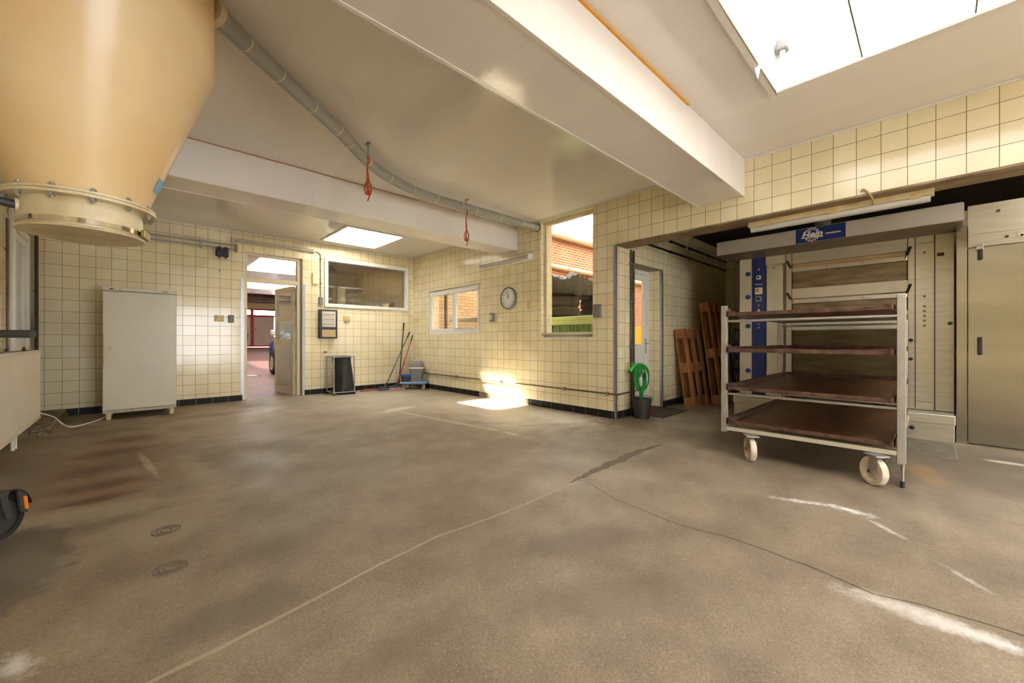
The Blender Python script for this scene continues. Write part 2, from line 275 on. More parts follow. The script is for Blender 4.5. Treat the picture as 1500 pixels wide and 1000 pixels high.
# ------------------------------------------------------------------ geometry helpers
class MB:
    def __init__(s): s.bm = bmesh.new()
    def box(s, x0, x1, y0, y1, z0, z1, M=None):
        xs = (min(x0, x1), max(x0, x1)); ys = (min(y0, y1), max(y0, y1)); zs = (min(z0, z1), max(z0, z1))
        vs = [s.bm.verts.new(((M @ Vector((x, y, z))) if M else (x, y, z))) for x in xs for y in ys for z in zs]
        for f in ((0, 1, 3, 2), (4, 6, 7, 5), (0, 4, 5, 1), (2, 3, 7, 6), (0, 2, 6, 4), (1, 5, 7, 3)):
            s.bm.faces.new([vs[i] for i in f])
        return s
    def prism(s, pts, axis, a, b, M=None):
        """pts: 2D outline; axis 0/1/2: extrude along that axis from a to b"""
        def mk(p, t):
            v = [0, 0, 0]; o = [i for i in range(3) if i != axis]
            v[o[0]], v[o[1]], v[axis] = p[0], p[1], t
            v = Vector(v); return s.bm.verts.new(M @ v if M else v)
        A = [mk(p, a) for p in pts]; B = [mk(p, b) for p in pts]; n = len(pts)
        s.bm.faces.new(A); s.bm.faces.new(B[::-1])
        for i in range(n): s.bm.faces.new((A[i], A[(i + 1) % n], B[(i + 1) % n], B[i]))
        return s
    def tube(s, pts, r, n=10, caps=True, smooth=False):
        pts = [Vector(p) for p in pts]
        if smooth and len(pts) > 2:
            out = []
            P = [pts[0] * 2 - pts[1]] + pts + [pts[-1] * 2 - pts[-2]]
            for i in range(1, len(P) - 2):
                for k in range(smooth):
                    t = k / smooth; a, b, c, d = P[i - 1], P[i], P[i + 1], P[i + 2]
                    out.append(0.5 * ((2 * b) + (c - a) * t + (2 * a - 5 * b + 4 * c - d) * t * t + (3 * b - 3 * c + d - a) * t ** 3))
            out.append(pts[-1]); pts = out
        rings = []; prev = None
        for i, p in enumerate(pts):
            if i == 0: d = pts[1] - pts[0]
            elif i == len(pts) - 1: d = pts[-1] - pts[-2]
            else: d = (pts[i] - pts[i - 1]).normalized() + (pts[i + 1] - pts[i]).normalized()
            d = d.normalized() if d.length > 1e-9 else Vector((0, 0, 1))
            if prev is None:
                u = d.orthogonal().normalized()
            else:
                u = prev - d * prev.dot(d); u = u.normalized() if u.length > 1e-6 else d.orthogonal().normalized()
            prev = u; v = d.cross(u); rr = r if not isinstance(r, (list, tuple)) else (lambda q: r[int(q)] + (r[min(int(q) + 1, len(r) - 1)] - r[int(q)]) * (q - int(q)))(i / (len(pts) - 1) * (len(r) - 1))
            rings.append([s.bm.verts.new(p + (u * math.cos(2 * PI * k / n) + v * math.sin(2 * PI * k / n)) * rr) for k in range(n)])
        for a, b in zip(rings, rings[1:]):
            for k in range(n): s.bm.faces.new((a[k], a[(k + 1) % n], b[(k + 1) % n], b[k]))
        if caps: s.bm.faces.new(rings[0][::-1]); s.bm.faces.new(rings[-1])
        return s
    def cyl(s, p0, p1, r, n=20): return s.tube([p0, p1], r, n)
    def lathe(s, prof, c=(0, 0, 0), n=48, axis='z', closed=False):
        c = Vector(c); rings = []
        for (r, h) in prof:
            ring = []
            for k in range(n):
                a = 2 * PI * k / n; x, y = r * math.cos(a), r * math.sin(a)
                v = {'z': (x, y, h), 'x': (h, x, y), 'y': (x, h, y)}[axis]
                ring.append(s.bm.verts.new(c + Vector(v)))
            rings.append(ring)
        prs = list(zip(rings, rings[1:])) + ([(rings[-1], rings[0])] if closed else [])
        for a, b in prs:
            for k in range(n): s.bm.faces.new((a[k], a[(k + 1) % n], b[(k + 1) % n], b[k]))
        if not closed:
            if prof[0][0] > 1e-6: s.bm.faces.new(rings[0][::-1])
            if prof[-1][0] > 1e-6: s.bm.faces.new(rings[-1])
        return s
    def sphere(s, c, r, seg=16, sc_=(1, 1, 1)):
        M = Matrix.Translation(c) @ Matrix.Diagonal((r * sc_[0], r * sc_[1], r * sc_[2], 1))
        bmesh.ops.create_uvsphere(s.bm, u_segments=seg, v_segments=seg // 2, radius=1, matrix=M); return s
    def text(s, body, M, size, extrude=0.001, shear=0.0, offset=0.0, align='CENTER'):
        cu = bpy.data.curves.new('lettering', 'FONT'); cu.body = body; cu.size = size; cu.extrude = extrude; cu.shear = shear; cu.offset = offset
        cu.align_x = align; cu.align_y = 'CENTER'; cu.resolution_u = 3
        o = bpy.data.objects.new('lettering', cu); COL.objects.link(o)
        me = bpy.data.meshes.new_from_object(o.evaluated_get(bpy.context.evaluated_depsgraph_get()))
        me.transform(M); s.bm.from_mesh(me); bpy.data.objects.remove(o); bpy.data.curves.remove(cu); bpy.data.meshes.remove(me)
        return s
    def build(s, name, material, parent=None, label=None, cat=None, group=None, kind=None, smooth=None, bevel=0.0, bseg=2, local=False):
        bm = s.bm
        bmesh.ops.remove_doubles(bm, verts=bm.verts, dist=1e-6)
        if parent is not None and not local:
            off = Vector((0, 0, 0)); q = parent
            while q is not None: off += q.location; q = q.parent
            bmesh.ops.translate(bm, vec=-off, verts=bm.verts)
        bmesh.ops.recalc_face_normals(bm, faces=bm.faces)
        me = bpy.data.meshes.new(name); bm.to_mesh(me); bm.free()
        o = bpy.data.objects.new(name, me); COL.objects.link(o)
        me.materials.append(material)
        if smooth: 
            me.polygons.foreach_set('use_smooth', [True] * len(me.polygons))
            try: me.set_sharp_from_angle(angle=math.radians(smooth if smooth > 1 else 40))
            except Exception: pass
        if bevel:
            md = o.modifiers.new('bevel', 'BEVEL'); md.width = bevel; md.segments = bseg; md.limit_method = 'ANGLE'; md.angle_limit = math.radians(40); md.harden_normals = False
        if parent is not None: o.parent = parent
        tag(o, label, cat, group, kind)
        return o
def tag(o, label=None, cat=None, group=None, kind=None):
    if label: o['label'] = label
    if cat: o['category'] = cat
    if group: o['group'] = group
    if kind: o['kind'] = kind
    return o
def thing(name, label, cat, loc=(0, 0, 0), rz=0.0, group=None, kind=None):
    o = bpy.data.objects.new(name, None); COL.objects.link(o); o.empty_display_size = 0.1
    o.location = loc; o.rotation_euler = (0, 0, rz)
    return tag(o, label, cat, group, kind)
def struct(name, loc=(0, 0, 0)): return thing(name, None, None, loc, kind='structure')
def copy_tree(o, parent=None):
    c = o.copy(); COL.objects.link(c)
    if parent is not None: c.parent = parent
    for ch in [q for q in bpy.data.objects if q.parent == o]: copy_tree(ch, c)
    return c

def wall(name, axis, a0, a1, b0, b1, z0, z1, holes, material, parent=None):
    """axis 0: slab x a0..a1, spans y b0..b1 ; axis 1: slab y a0..a1, spans x b0..b1 ; axis 2: slab z a0..a1, spans x b0..b1, y z0..z1"""
    m = MB(); us = sorted({b0, b1} | {h[0] for h in holes} | {h[1] for h in holes}); vs = sorted({z0, z1} | {h[2] for h in holes} | {h[3] for h in holes})
    us = [u for u in us if b0 <= u <= b1]; vs = [v for v in vs if z0 <= v <= z1]
    def solid(u, v): return u0ok(u, v)
    def u0ok(u, v): return not any(h[0] < u < h[1] and h[2] < v < h[3] for h in holes)
    cols = []
    for u0, u1 in zip(us, us[1:]):
        runs = []
        for v0, v1 in zip(vs, vs[1:]):
            if u0ok((u0 + u1) / 2, (v0 + v1) / 2):
                if runs and abs(runs[-1][1] - v0) < 1e-9: runs[-1][1] = v1
                else: runs.append([v0, v1])
        for v0, v1 in runs:
            if axis == 0: m.box(a0, a1, u0, u1, v0, v1)
            elif axis == 1: m.box(u0, u1, a0, a1, v0, v1)
            else: m.box(u0, u1, v0, v1, a0, a1)
    return m.build(name, material, parent, kind='structure')

# ================================================================== ROOM SHELL
XR, YB, ZC = 4.40, 7.83, 2.80
DARKCEIL = mat('unlit_dark_ceiling', (70, 60, 48), 0.8, var=0.3, scale=2)  # the oven room's lack of light painted into the ceiling colour
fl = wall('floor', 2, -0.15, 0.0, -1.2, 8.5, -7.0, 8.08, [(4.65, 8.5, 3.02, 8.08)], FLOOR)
# seam filler, darker patch and crack in the floor
def strip(name, pts, wd, material, z=0.0015, jit=0.3):
    m = MB(); L_, R_ = [], []; P = [Vector((x, y, 0)) for x, y in pts]; Q = []
    for a, b in zip(P, P[1:]):
        n = max(2, int((b - a).length / 0.04))
        for i in range(n): Q.append(a.lerp(b, i / n))
    Q.append(P[-1])
    for i, p in enumerate(Q):
        d = (Q[min(i + 1, len(Q) - 1)] - Q[max(i - 1, 0)]).normalized(); nn = Vector((-d.y, d.x, 0)); t = i / (len(Q) - 1)
        ww = wd(t) if callable(wd) else wd; c = p + nn * random.uniform(-1, 1) * ww * jit
        L_.append((c + nn * ww * random.uniform(0.8, 1.15))); R_.append((c - nn * ww * random.uniform(0.8, 1.15)))
    for i in range(len(Q) - 1):
        vs = [m.bm.verts.new((v.x, v.y, z)) for v in (L_[i], L_[i + 1], R_[i + 1], R_[i])]; m.bm.faces.new(vs)
    return m.build(name, material, fl)
SEAM = mat('pale_screed', (178, 162, 136), 0.6, var=0.15, scale=12); SEAMD = mat('dark_screed', (104, 92, 74), 0.6, var=0.2, scale=12); CRK = mat('crack_dirt', (92, 78, 60), 0.9)
strip('seam', [(-0.5, 1.56), (0.03, 1.565), (0.35, 1.607), (0.8, 1.69), (1.11, 1.725), (1.36, 1.707), (1.6, 1.694), (1.92, 1.705), (2.24, 1.719)], lambda t: 0.011 * (1 - 0.6 * t), SEAM)
strip('seam', [(2.2, 1.735), (2.57, 1.765), (3.06, 1.79), (3.35, 1.80), (3.66, 1.775)], lambda t: 0.004 + 0.040 * math.sin(PI * t) ** 0.7, SEAMD)
strip('crack', [(2.31, 1.68), (2.18, 1.37), (2.158, 1.127), (2.133, 0.918), (2.173, 0.726), (2.174, 0.545), (2.153, 0.333), (2.106, 0.154), (2.156, 0.024), (2.184, -0.3)], 0.0022, CRK, jit=2.0)
for (cx, cy) in ((0.105, 2.29), (0.11, 2.76)):
    m = MB()
    for r in (0.055, 0.038, 0.02): m.lathe([(r, 0.0), (r + 0.006, 0.0), (r + 0.006, 0.004), (r, 0.004)], (cx, cy, 0), 28, closed=True)
    m.build('drain_cover', mat('worn_metal', (126, 116, 98), 0.6, 0.3), fl)

wall('wall_left', 0, -1.2, -0.95, -7.0, 8.08, 0, ZC, [(6.6, 7.42, 0.86, 2.24)], TILE)
wall('wall_back', 1, YB, 8.08, -0.95, 4.4, 0, ZC, [(1.29, 2.17, 0, 2.47), (2.55, 4.28, 1.63, 2.56)], TILE)
wall('wall_right', 0, XR, 4.65, 2.74, 8.08, 0, ZC, [(5.46, 7.17, 1.12, 2.0), (3.09, 4.02, 1.03, 2.77)], TILE)
wall('wall_right_header', 0, XR, 4.65, -3.2, 2.74, 2.215, ZC, [], TILE)  # unseen near end of the opening lengthened to let more light in
wall('wall_right_rear', 0, XR, 4.65, -7.0, -3.2, 0, ZC, [], TILE)
wall('ceiling', 2, ZC, 3.13, -1.2, 4.65, -4.0, 8.08, [(1.25, 3.36, -1.27, 0.77), (2.42, 3.37, 6.33, 7.48)], CEIL)
m = MB(); m.box(XR - 0.012, 4.655, -3.2, 2.735, 2.195, 2.2145); m.build('trim_1', mat('stained_wood', (160, 138, 104), 0.6, rgb2=(112, 90, 62), scale=5, stretch=(6, 0.8, 6)), kind='structure', bevel=0.002)
# unseen rear wall of the hall; its opening is added to let daylight in
wall('wall_rear', 1, -4.2, -4.0, -0.95, 4.4, 0, 2.8, [(0.6, 3.0, 0, 2.3)], TILE)

# beams
def beam(name, y0, y1, z):
    m = MB(); m.box(-0.95, XR, y0, y1, z, ZC - 0.0005)
    b = m.build(name, CEIL, kind='structure', bevel=0.003)
    m = MB()
    for yy, s_ in ((y0, 1), (y1, -1)):
        m.box(-0.95, XR, yy, yy + s_ * 0.022, z - 0.004, z - 0.0005)
    m.build('beam_edge_trim', PVCW, b); return b
b1 = beam('ceiling_beam_front', 1.275, 1.735, 2.435); b2 = beam('ceiling_beam_back', 4.53, 4.95, 2.432)
m = MB(); m.box(-0.95, 3.05, 1.262, 1.275, 2.786, 2.7995); m.build('beam_edge_trim', mat('orange_foam', (222, 158, 62), 0.8), b1)
m = MB(); m.box(-0.95, 2.62, 4.524, 4.53, 2.793, 2.7995); m.build('beam_edge_trim', mat('rust_line', (176, 118, 60), 0.8), b2)
# cornice strips
for i, (x0, x1, y0, y1) in enumerate(((XR - 0.018, XR, -4, 1.274), (XR - 0.018, XR, 1.736, 4.529), (XR - 0.018, XR, 4.951, YB), (-0.95, XR - 0.018, YB - 0.018, YB))):
    m = MB(); m.box(x0, x1, y0, y1, 2.782, 2.7995); m.build('trim_%d' % (i + 2), PVCW, kind='structure', bevel=0.004)

# rooflights
def rooflight(name, x0, x1, y0, y1, bars_y, big, acr):
    r = struct(name, ((x0 + x1) / 2, (y0 + y1) / 2, ZC))
    m = MB(); t = 0.006
    m.box(x0, x0 + t, y0, y1, 2.795, 3.2); m.box(x1 - t, x1, y0, y1, 2.795, 3.2); m.box(x0 + t, x1 - t, y0, y0 + t, 2.795, 3.2); m.box(x0 + t, x1 - t, y1 - t, y1, 2.795, 3.2)
    m.build('window_lining', PVCW, r)
    m = MB(); e = 0.045
    m.box(x0 - e, x1 + e, y1, y1 + e, 2.788, 2.7995); m.box(x0 - e, x1 + e, y0 - e, y0, 2.788, 2.7995); m.box(x0 - e, x0, y0, y1, 2.788, 2.7995); m.box(x1, x1 + e, y0, y1, 2.788, 2.7995)
    m.build('window_frame', PVCW, r, bevel=0.003)
    # barrel of acrylic on top
    m = MB(); N = 14; rows = []
    for i in range(N + 1):
        t_ = i / N; x = x0 + (x1 - x0) * t_; z = 3.2 + (0.22 if big else 0.12) * math.sin(PI * t_) ** 0.8
        rows.append([m.bm.verts.new((x, y0, z)), m.bm.verts.new((x, y1, z))])
    for a, b in zip(rows, rows[1:]): m.bm.faces.new((a[0], a[1], b[1], b[0]))
    g = m.build('window_glazing', acr, r, smooth=60)
    sm = g.modifiers.new('thick', 'SOLIDIFY'); sm.thickness = 0.003
    if bars_y:
        m = MB()
        for y in bars_y: m.box(x0 + t, x1 - t, y - 0.004, y + 0.004, 2.80, 2.83)
        m.build('glazing_bar', MGREY, r)
        m = MB(); m.cyl((x1 - 0.05, y0 + 0.01, 3.10), (x1 - 0.05, y1 - 0.07, 3.10), 0.010, 10); m.build('opener_rod', PVCW, r)
        m = MB(); m.box(x1 - 0.085, x1 - 0.015, y1 - 0.085, y1 - 0.015, 3.04, 3.12); m.build('opener_gearbox', MGREY, r, bevel=0.01)
        m = MB(); m.cyl((x1 - 0.05, y1 - 0.05, 3.04), (x1 - 0.05, y1 - 0.05, 2.90), 0.016, 14); m.build('opener_spindle', WHITE, r)
    return r
def milky(k, tint):
    a = bpy.data.materials.new('milky_acrylic'); a.use_nodes = True
    nt = a.node_tree; nt.nodes.clear(); o_ = nt.nodes.new('ShaderNodeOutputMaterial'); mx = nt.nodes.new('ShaderNodeMixShader'); mx.inputs[0].default_value = k
    tr = nt.nodes.new('ShaderNodeBsdfTransparent'); tl = nt.nodes.new('ShaderNodeBsdfTranslucent'); tl.inputs[0].default_value = (tint, tint, tint, 1); tr.inputs[0].default_value = (tint, tint, tint, 1)
    nt.links.new(tr.outputs[0], mx.inputs[1]); nt.links.new(tl.outputs[0], mx.inputs[2]); nt.links.new(mx.outputs[0], o_.inputs[0]); return a
rooflight('window_1', 1.25, 3.36, -1.27, 0.77, (0.30, -0.17, -0.64), True, milky(0.2, 0.58))
rooflight('window_2', 2.42, 3.37, 6.33, 7.48, (), False, milky(0.1, 0.97))
# small folded clip hanging on the edge of the large rooflight
m = MB(); m.prism([(0, 0), (0.07, 0.055), (0.085, -0.02), (0.0, -0.09)], 1, 0.752, 0.758, Matrix.Translation((2.93, 0, 2.845)))
m.prism([(0, 0), (0.045, 0.0), (0.022, -0.10)], 0, 2.93, 2.936, Matrix.Translation((0, 0.752, 2.80)))
m.build('hanging_clip', WHITE, label='small folded white clip hanging from the edge of the large rooflight', cat='clip')

# baseboards of black tiles
def baseboard(name, x0, x1, y0, y1, h=0.095, material=None):
    m = MB(); m.box(x0, x1, y0, y1, 0, h); return m.build(name, material or BLACK_TILE, kind='structure', bevel=0.002)
baseboard('baseboard_back', -0.95, 1.26, YB - 0.008, YB)
baseboard('baseboard_back_right', 2.205, 4.39, YB - 0.008, YB)
baseboard('baseboard_right', XR - 0.008, XR, 5.50, YB - 0.01)
baseboard('baseboard_right_near', XR - 0.008, XR, 2.76, 4.28)
baseboard('baseboard_right_bare', XR - 0.002, XR, 4.28, 5.50, 0.09, CONC)
baseboard('baseboard_side', 4.43, 4.87, 2.732, 2.74)
baseboard('baseboard_side_far', 5.68, 8.3, 2.732, 2.74)

# corner guards (galvanised angle strips)
def guard(i, x, y, sx, sy, z1, mt=None, z0=0.0):
    m = MB(); wd = 0.036; t = 0.003
    m.box(x - (t if sx > 0 else wd), x + (wd if sx > 0 else t), y - t if sy > 0 else y - 0.0, y if sy > 0 else y + t, z0, z1)
    m.box(x - t if sx > 0 else x, x if sx > 0 else x + t, y - t if sy > 0 else y - wd, y + wd if sy > 0 else y + t, z0, z1)
    m.build('trim_%d' % i, mt or ALU, kind='structure')
guard(6, XR, 2.74, 1, 1, 2.215)
guard(7, 5.66, 2.74, 1, 1, 2.05)
for i, x0 in ((8, 1.235), (9, 2.172)):
    m = MB(); m.box(x0, x0 + 0.048, YB - 0.006, YB - 0.0005, 0, 2.02); m.build('trim_%d' % i, ALU, kind='structure')

# ------------------------------------------------------------------ window_3: wide interior window in back wall
def frame_y(m, x0, x1, z0, z1, y0, y1, t):
    m.box(x0, x1, y0, y1, z1 - t, z1); m.box(x0, x1, y0, y1, z0, z0 + t); m.box(x0, x0 + t, y0, y1, z0 + t, z1 - t); m.box(x1 - t, x1, y0, y1, z0 + t, z1 - t)
def frame_x(m, y0, y1, z0, z1, x0, x1, t):
    m.box(x0, x1, y0, y1, z1 - t, z1); m.box(x0, x1, y0, y1, z0, z0 + t); m.box(x0, x1, y0, y0 + t, z0 + t, z1 - t); m.box(x0, x1, y1 - t, y1, z0 + t, z1 - t)
r = struct('window_3', (3.4, 7.9, 1.63))
m = MB(); frame_y(m, 2.55, 4.28, 1.63, 2.56, 7.80, 7.93, 0.062); m.build('window_frame', WHITE, r, bevel=0.004)
m = MB(); m.box(2.612, 4.218, 7.87, 7.876, 1.692, 2.498); m.build('window_pane', DARKGLASS, r)
# ------------------------------------------------------------------ window_4: two-sash white window in right wall
r = struct('window_4', (4.45, 6.3, 1.12))
m = MB(); frame_x(m, 5.46, 7.17, 1.12, 2.0, 4.415, 4.49, 0.045); m.build('window_frame', WHITE, r, bevel=0.004)
for k, (a, b) in enumerate(((5.505, 6.29), (6.29, 7.125))):
    m = MB(); frame_x(m, a + 0.003, b - 0.003, 1.165, 1.955, 4.395 + 0.012, 4.46, 0.058); s_ = m.build('window_sash', WHITE, r, bevel=0.006)
    m = MB(); m.box(4.432, 4.438, a + 0.06, b - 0.06, 1.222, 1.898); m.build('window_pane', GLASS, s_)
m = MB(); m.cyl((4.407, 6.325, 1.52), (4.37, 6.325, 1.52), 0.008, 10); m.tube([(4.372, 6.325, 1.525), (4.37, 6.33, 1.47), (4.372, 6.35, 1.40)], 0.008, 8); m.build('window_handle', CREAMP, r)
m = MB(); m.box(4.385, 4.41, 5.44, 7.19, 2.0, 2.012); m.build('window_trim', CREAMP, r)
# ------------------------------------------------------------------ window_5: tall fixed window
r = struct('window_5', (4.5, 3.55, 1.03))
m = MB(); frame_x(m, 3.09, 4.02, 1.03, 2.77, 4.475, 4.54, 0.045); m.box(4.44, 4.60, 3.09, 4.02, 1.075, 1.11); m.build('window_frame', CREAMF, r, bevel=0.003)
m = MB(); m.box(4.50, 4.506, 3.135, 3.975, 1.11, 2.725); m.build('window_pane', GLASS, r)
m = MB(); m.box(4.398, 4.475, 3.09, 4.02, 1.03, 1.042); m.build('window_sill', WHITE, r)
# ------------------------------------------------------------------ window_6: left wall window
r = struct('window_6', (-1.0, 7.0, 0.86))
m = MB(); frame_x(m, 6.6, 7.42, 0.86, 2.24, -1.02, -0.935, 0.07); m.build('window_frame', WHITE, r, bevel=0.005)
m = MB(); frame_x(m, 6.67, 7.35, 0.93, 2.17, -1.01, -0.955, 0.08); s_ = m.build('window_sash', WHITE, r, bevel=0.005)
m = MB(); m.box(-0.99, -0.984, 6.75, 7.27, 1.01, 2.09); m.build('window_pane', mat('frosted_glass', (206, 208, 202), 0.3), s_)

# ------------------------------------------------------------------ door_1: doorway to the garage with transom light
r = struct('door_1', (1.73, 7.95, 0))
m = MB(); y0, y1 = 7.88, 7.97
m.box(1.29, 1.335, y0, y1, 0, 2.47); m.box(2.10, 2.145, y0, y1, 0, 2.47); m.box(1.335, 2.10, y0, y1, 2.425, 2.47); m.box(1.335, 2.10, y0, y1, 1.985, 2.06)
m.build('door_frame', CREAMF, r, bevel=0.004)
m = MB(); m.box(1.335, 2.10, 7.92, 7.925, 2.06, 2.425); m.build('transom_pane', GLASS, r)
# leaf swung open into the garage
hx, hy, wl = 2.095, 7.975, 0.80; ang = math.radians(98.5)
ML = Matrix.Translation((hx, hy, 0)) @ Matrix.Rotation(ang, 4, 'Z')
m = MB(); t = 0.04
m.box(0, 0.09, 0, t, 0.02, 1.98, ML); m.box(wl - 0.09, wl, 0, t, 0.02, 1.98, ML)
for z0, z1 in ((1.88, 1.98), (1.36, 1.46), (0.92, 1.02), (0.02, 0.14)): m.box(0.09, wl - 0.09, 0, t, z0, z1, ML)
m.box(0.09, wl - 0.09, 0.012, 0.028, 0.14, 0.92, ML)
lf = m.build('door_leaf', CREAMF, r, bevel=0.003)
m = MB(); m.box(0.09, wl - 0.09, 0.017, 0.023, 1.46, 1.88, ML); m.box(0.09, wl - 0.09, 0.017, 0.023, 1.02, 1.36, ML); m.build('door_pane', GLASS, lf)
m = MB(); m.box(0.095, wl - 0.095, t, t + 0.002, 0.15, 0.90, ML); m.build('kick_plate', mat('kick_plate_grey', (176, 174, 172), 0.35, 0.4), lf)
for q in (-1, 1):
    m = MB(); yy = t / 2 + q * (t / 2 + 0.03); m.cyl(ML @ Vector((wl - 0.045, t / 2, 0.98)), ML @ Vector((wl - 0.045, yy, 0.98)), 0.009, 8); m.cyl(ML @ Vector((wl - 0.045, yy, 0.98)), ML @ Vector((wl - 0.15, yy, 0.98)), 0.009, 8)
    m.build('door_handle', ALU, lf)

# ------------------------------------------------------------------ oven room
OW = mat('dim_cream_wall', (196, 178, 138), 0.4, var=0.15, scale=2)
wall('wall_oven_side', 1, 2.74, 3.02, 4.65, 8.5, 0, 2.72, [(4.87, 5.66, 0, 2.04)], TILE)
wall('wall_oven_back', 0, 8.3, 8.5, -4.0, 2.74, 0, 2.72, [], TILE)
wall('wall_oven_rear', 1, -4.2, -4.0, 4.65, 8.5, 0, 2.72, [], TILE)
wall('ceiling_oven_room', 2, 2.72, 2.9, 4.65, 8.5, -4.2, 3.02, [(4.75, 5.65, -2.9, -0.9)], DARKCEIL)  # hole is an added, unseen rooflight that brings daylight to the oven front
r = struct('door_2', (5.3, 2.98, 0))
m = MB(); m.box(4.87, 4.92, 2.95, 3.01, 0, 2.04); m.box(5.61, 5.66, 2.95, 3.01, 0, 2.04); m.box(4.92, 5.61, 2.95, 3.01, 1.98, 2.04); m.build('door_frame', WHITE, r, bevel=0.004)
m = MB(); frame_y(m, 4.925, 5.605, 0.01, 1.975, 2.955, 3.0, 0.085); m.box(5.01, 5.52, 2.965, 2.99, 0.095, 0.84); m.box(5.01, 5.52, 2.957, 2.998, 0.84, 0.92); lf = m.build('door_leaf', WHITE, r, bevel=0.004)
m = MB(); m.box(5.01, 5.52, 2.975, 2.98, 0.92, 1.89); m.build('door_pane', GLASS, lf)
m = MB(); m.box(5.553, 5.58, 2.948, 2.955, 0.80, 1.02); m.cyl((5.566, 2.955, 0.95), (5.566, 2.905, 0.95), 0.009, 10); m.cyl((5.566, 2.908, 0.95), (5.46, 2.908, 0.95), 0.009, 10); m.build('door_handle', GALV, lf)
m = MB(); m.box(4.86, 5.67, 2.735, 2.95, 2.035, 2.0395); m.build('trim_10', mat('soffit_plaster', (150, 132, 100), 0.7, var=0.2), kind='structure')

# ------------------------------------------------------------------ side room behind window_3
wall('wall_side_room_back', 1, 9.6, 9.8, 2.62, 6.2, 0, 2.8, [], TILE)
wall('wall_side_room_left', 0, 2.62, 2.72, 8.08, 9.6, 0, 2.8, [], TILE)
wall('wall_side_room_right', 0, 6.0, 6.2, 8.08, 9.6, 0, 2.8, [], TILE)
m = MB(); m.box(2.72, 6.0, 8.08, 9.6, 2.75, 2.9); m.build('ceiling_side_room', CEIL, kind='structure')
m = MB(); m.box(2.72, 6.0, 8.08, 9.6, -0.1, 0.0); m.build('floor_side_room', CONC, kind='structure')

# ------------------------------------------------------------------ garage
m = MB(); m.box(0.5, 8.0, 8.08, 15.5, -0.1, 0.0)
m.prism([(15.5, 0.0), (15.5, -0.1), (26.2, 0.52), (26.2, 0.62)], 0, 0.5, 8.0); m.build('floor_garage', REDFLOOR, kind='structure')
CW = mat('cream_wall_paint', (232, 220, 184), 0.6, var=0.06, scale=2)
wall('wall_garage_left', 0, 0.3, 0.5, 8.08, 26.4, 0, 3.8, [], CW)
wall('wall_garage_right', 0, 8.0, 8.2, 8.08, 26.4, 0, 3.8, [(12.0, 16.0, 1.2, 2.4)], CW)
wall('wall_garage_far', 1, 26.0, 26.2, 0.5, 8.0, 0.4, 3.8, [(3.9, 5.85, 0.4, 2.75)], CW)
wall('ceiling_garage', 2, 2.8, 3.0, 0.5, 8.0, 8.08, 17.8, [(1.95, 4.8, 9.9, 12.1), (1.95, 4.0, 13.4, 16.2)], PVCW)
for i_, (a, b, c, d, z) in enumerate(((1.95, 4.8, 9.9, 12.1, 3.0), (1.95, 4.0, 13.4, 16.2, 3.0), (1.5, 4.6, 18.4, 21.0, 3.8))):
    m = MB(); m.box(a, b, c, d, z, z + 0.004); m.build('window_%d' % (7 + i_), milky(0.3, 0.55), kind='structure')
wall('ceiling_garage_far', 2, 3.7, 3.8, 0.5, 8.0, 17.8, 26.2, [(1.5, 4.6, 18.4, 21.0)], mat('brown_ceiling', (150, 130, 110), 0.7))
wall('wall_garage_step', 1, 17.8, 17.9, 0.5, 8.0, 2.8, 3.8, [], PVCW)
m = MB()
for y, z, rr in ((24.6, 3.45, 0.12), (24.3, 3.2, 0.14), (24.9, 3.05, 0.06)): m.cyl((0.52, y, z), (7.98, y, z), rr, 14)
m.build('trim_11', mat('roller_shutter_steel', (118, 100, 84), 0.5, 0.3, var=0.3, scale=4), kind='structure')
r = struct('door_3', (4.9, 26.0, 0.62)); m = MB()
frame_y(m, 3.9, 5.85, 0.62, 2.75, 25.9, 26.0, 0.09)
m.box(4.55, 4.70, 25.88, 26.0, 0.62, 2.75); m.box(3.99, 5.76, 25.9, 26.0, 2.30, 2.42); m.build('door_frame', RED, r)
m = MB(); m.box(4.70, 5.70, 25.93, 25.96, 0.70, 2.30); m.box(3.99, 4.55, 25.93, 25.96, 0.70, 2.30); m.build('door_panel', mat('frosted_pink_panel', (206, 190, 180), 0.35, var=0.12, scale=2), r)
SKYW = mat('bright_frosted_pane', (240, 238, 232), 0.3)
m = MB(); m.box(3.99, 4.55, 25.93, 25.95, 2.42, 2.66); m.box(4.70, 5.76, 25.93, 25.95, 2.42, 2.66); m.build('transom_pane', GLASS, r)
m = MB(); m.cyl((4.78, 25.9, 1.6), (4.78, 25.84, 1.6), 0.03, 8); m.build('door_handle', BLACK, r)

# ------------------------------------------------------------------ courtyard
m = MB(); m.box(4.65, 16, 3.02, 8.4, -0.12, -0.02); m.build('ground_courtyard', CONC, kind='structure')
wall('wall_courtyard_pale', 1, 7.6, 7.8, 4.65, 7.2, 0, 4.2, [], PALE_BRICK)  # left end of the same brick wall; sunlit haze painted as paler brick
wall('wall_courtyard_brick', 1, 7.6, 7.8, 7.2, 15, 0, 4.2, [], BRICK)
m = MB(); m.box(4.65, 15, 7.5, 7.8, 4.2, 4.72); m.build('trim_12', mat('cream_fascia', (226, 206, 170), 0.6, var=0.1), kind='structure')
m2 = MB(); prof = [(4.66 + i * 0.07, 0.03 * (i % 2)) for i in range(0, 149)]
for (a, b) in zip(prof, prof[1:]):
    vs = [m2.bm.verts.new(p) for p in ((a[0], 7.6, 4.75 + a[1]), (b[0], 7.6, 4.75 + b[1]), (b[0], 3.0, 5.5 + b[1]), (a[0], 3.0, 5.5 + a[1]))]; m2.bm.faces.new(vs)
rs = milky(0.85, 0.9); rn = rs.node_tree
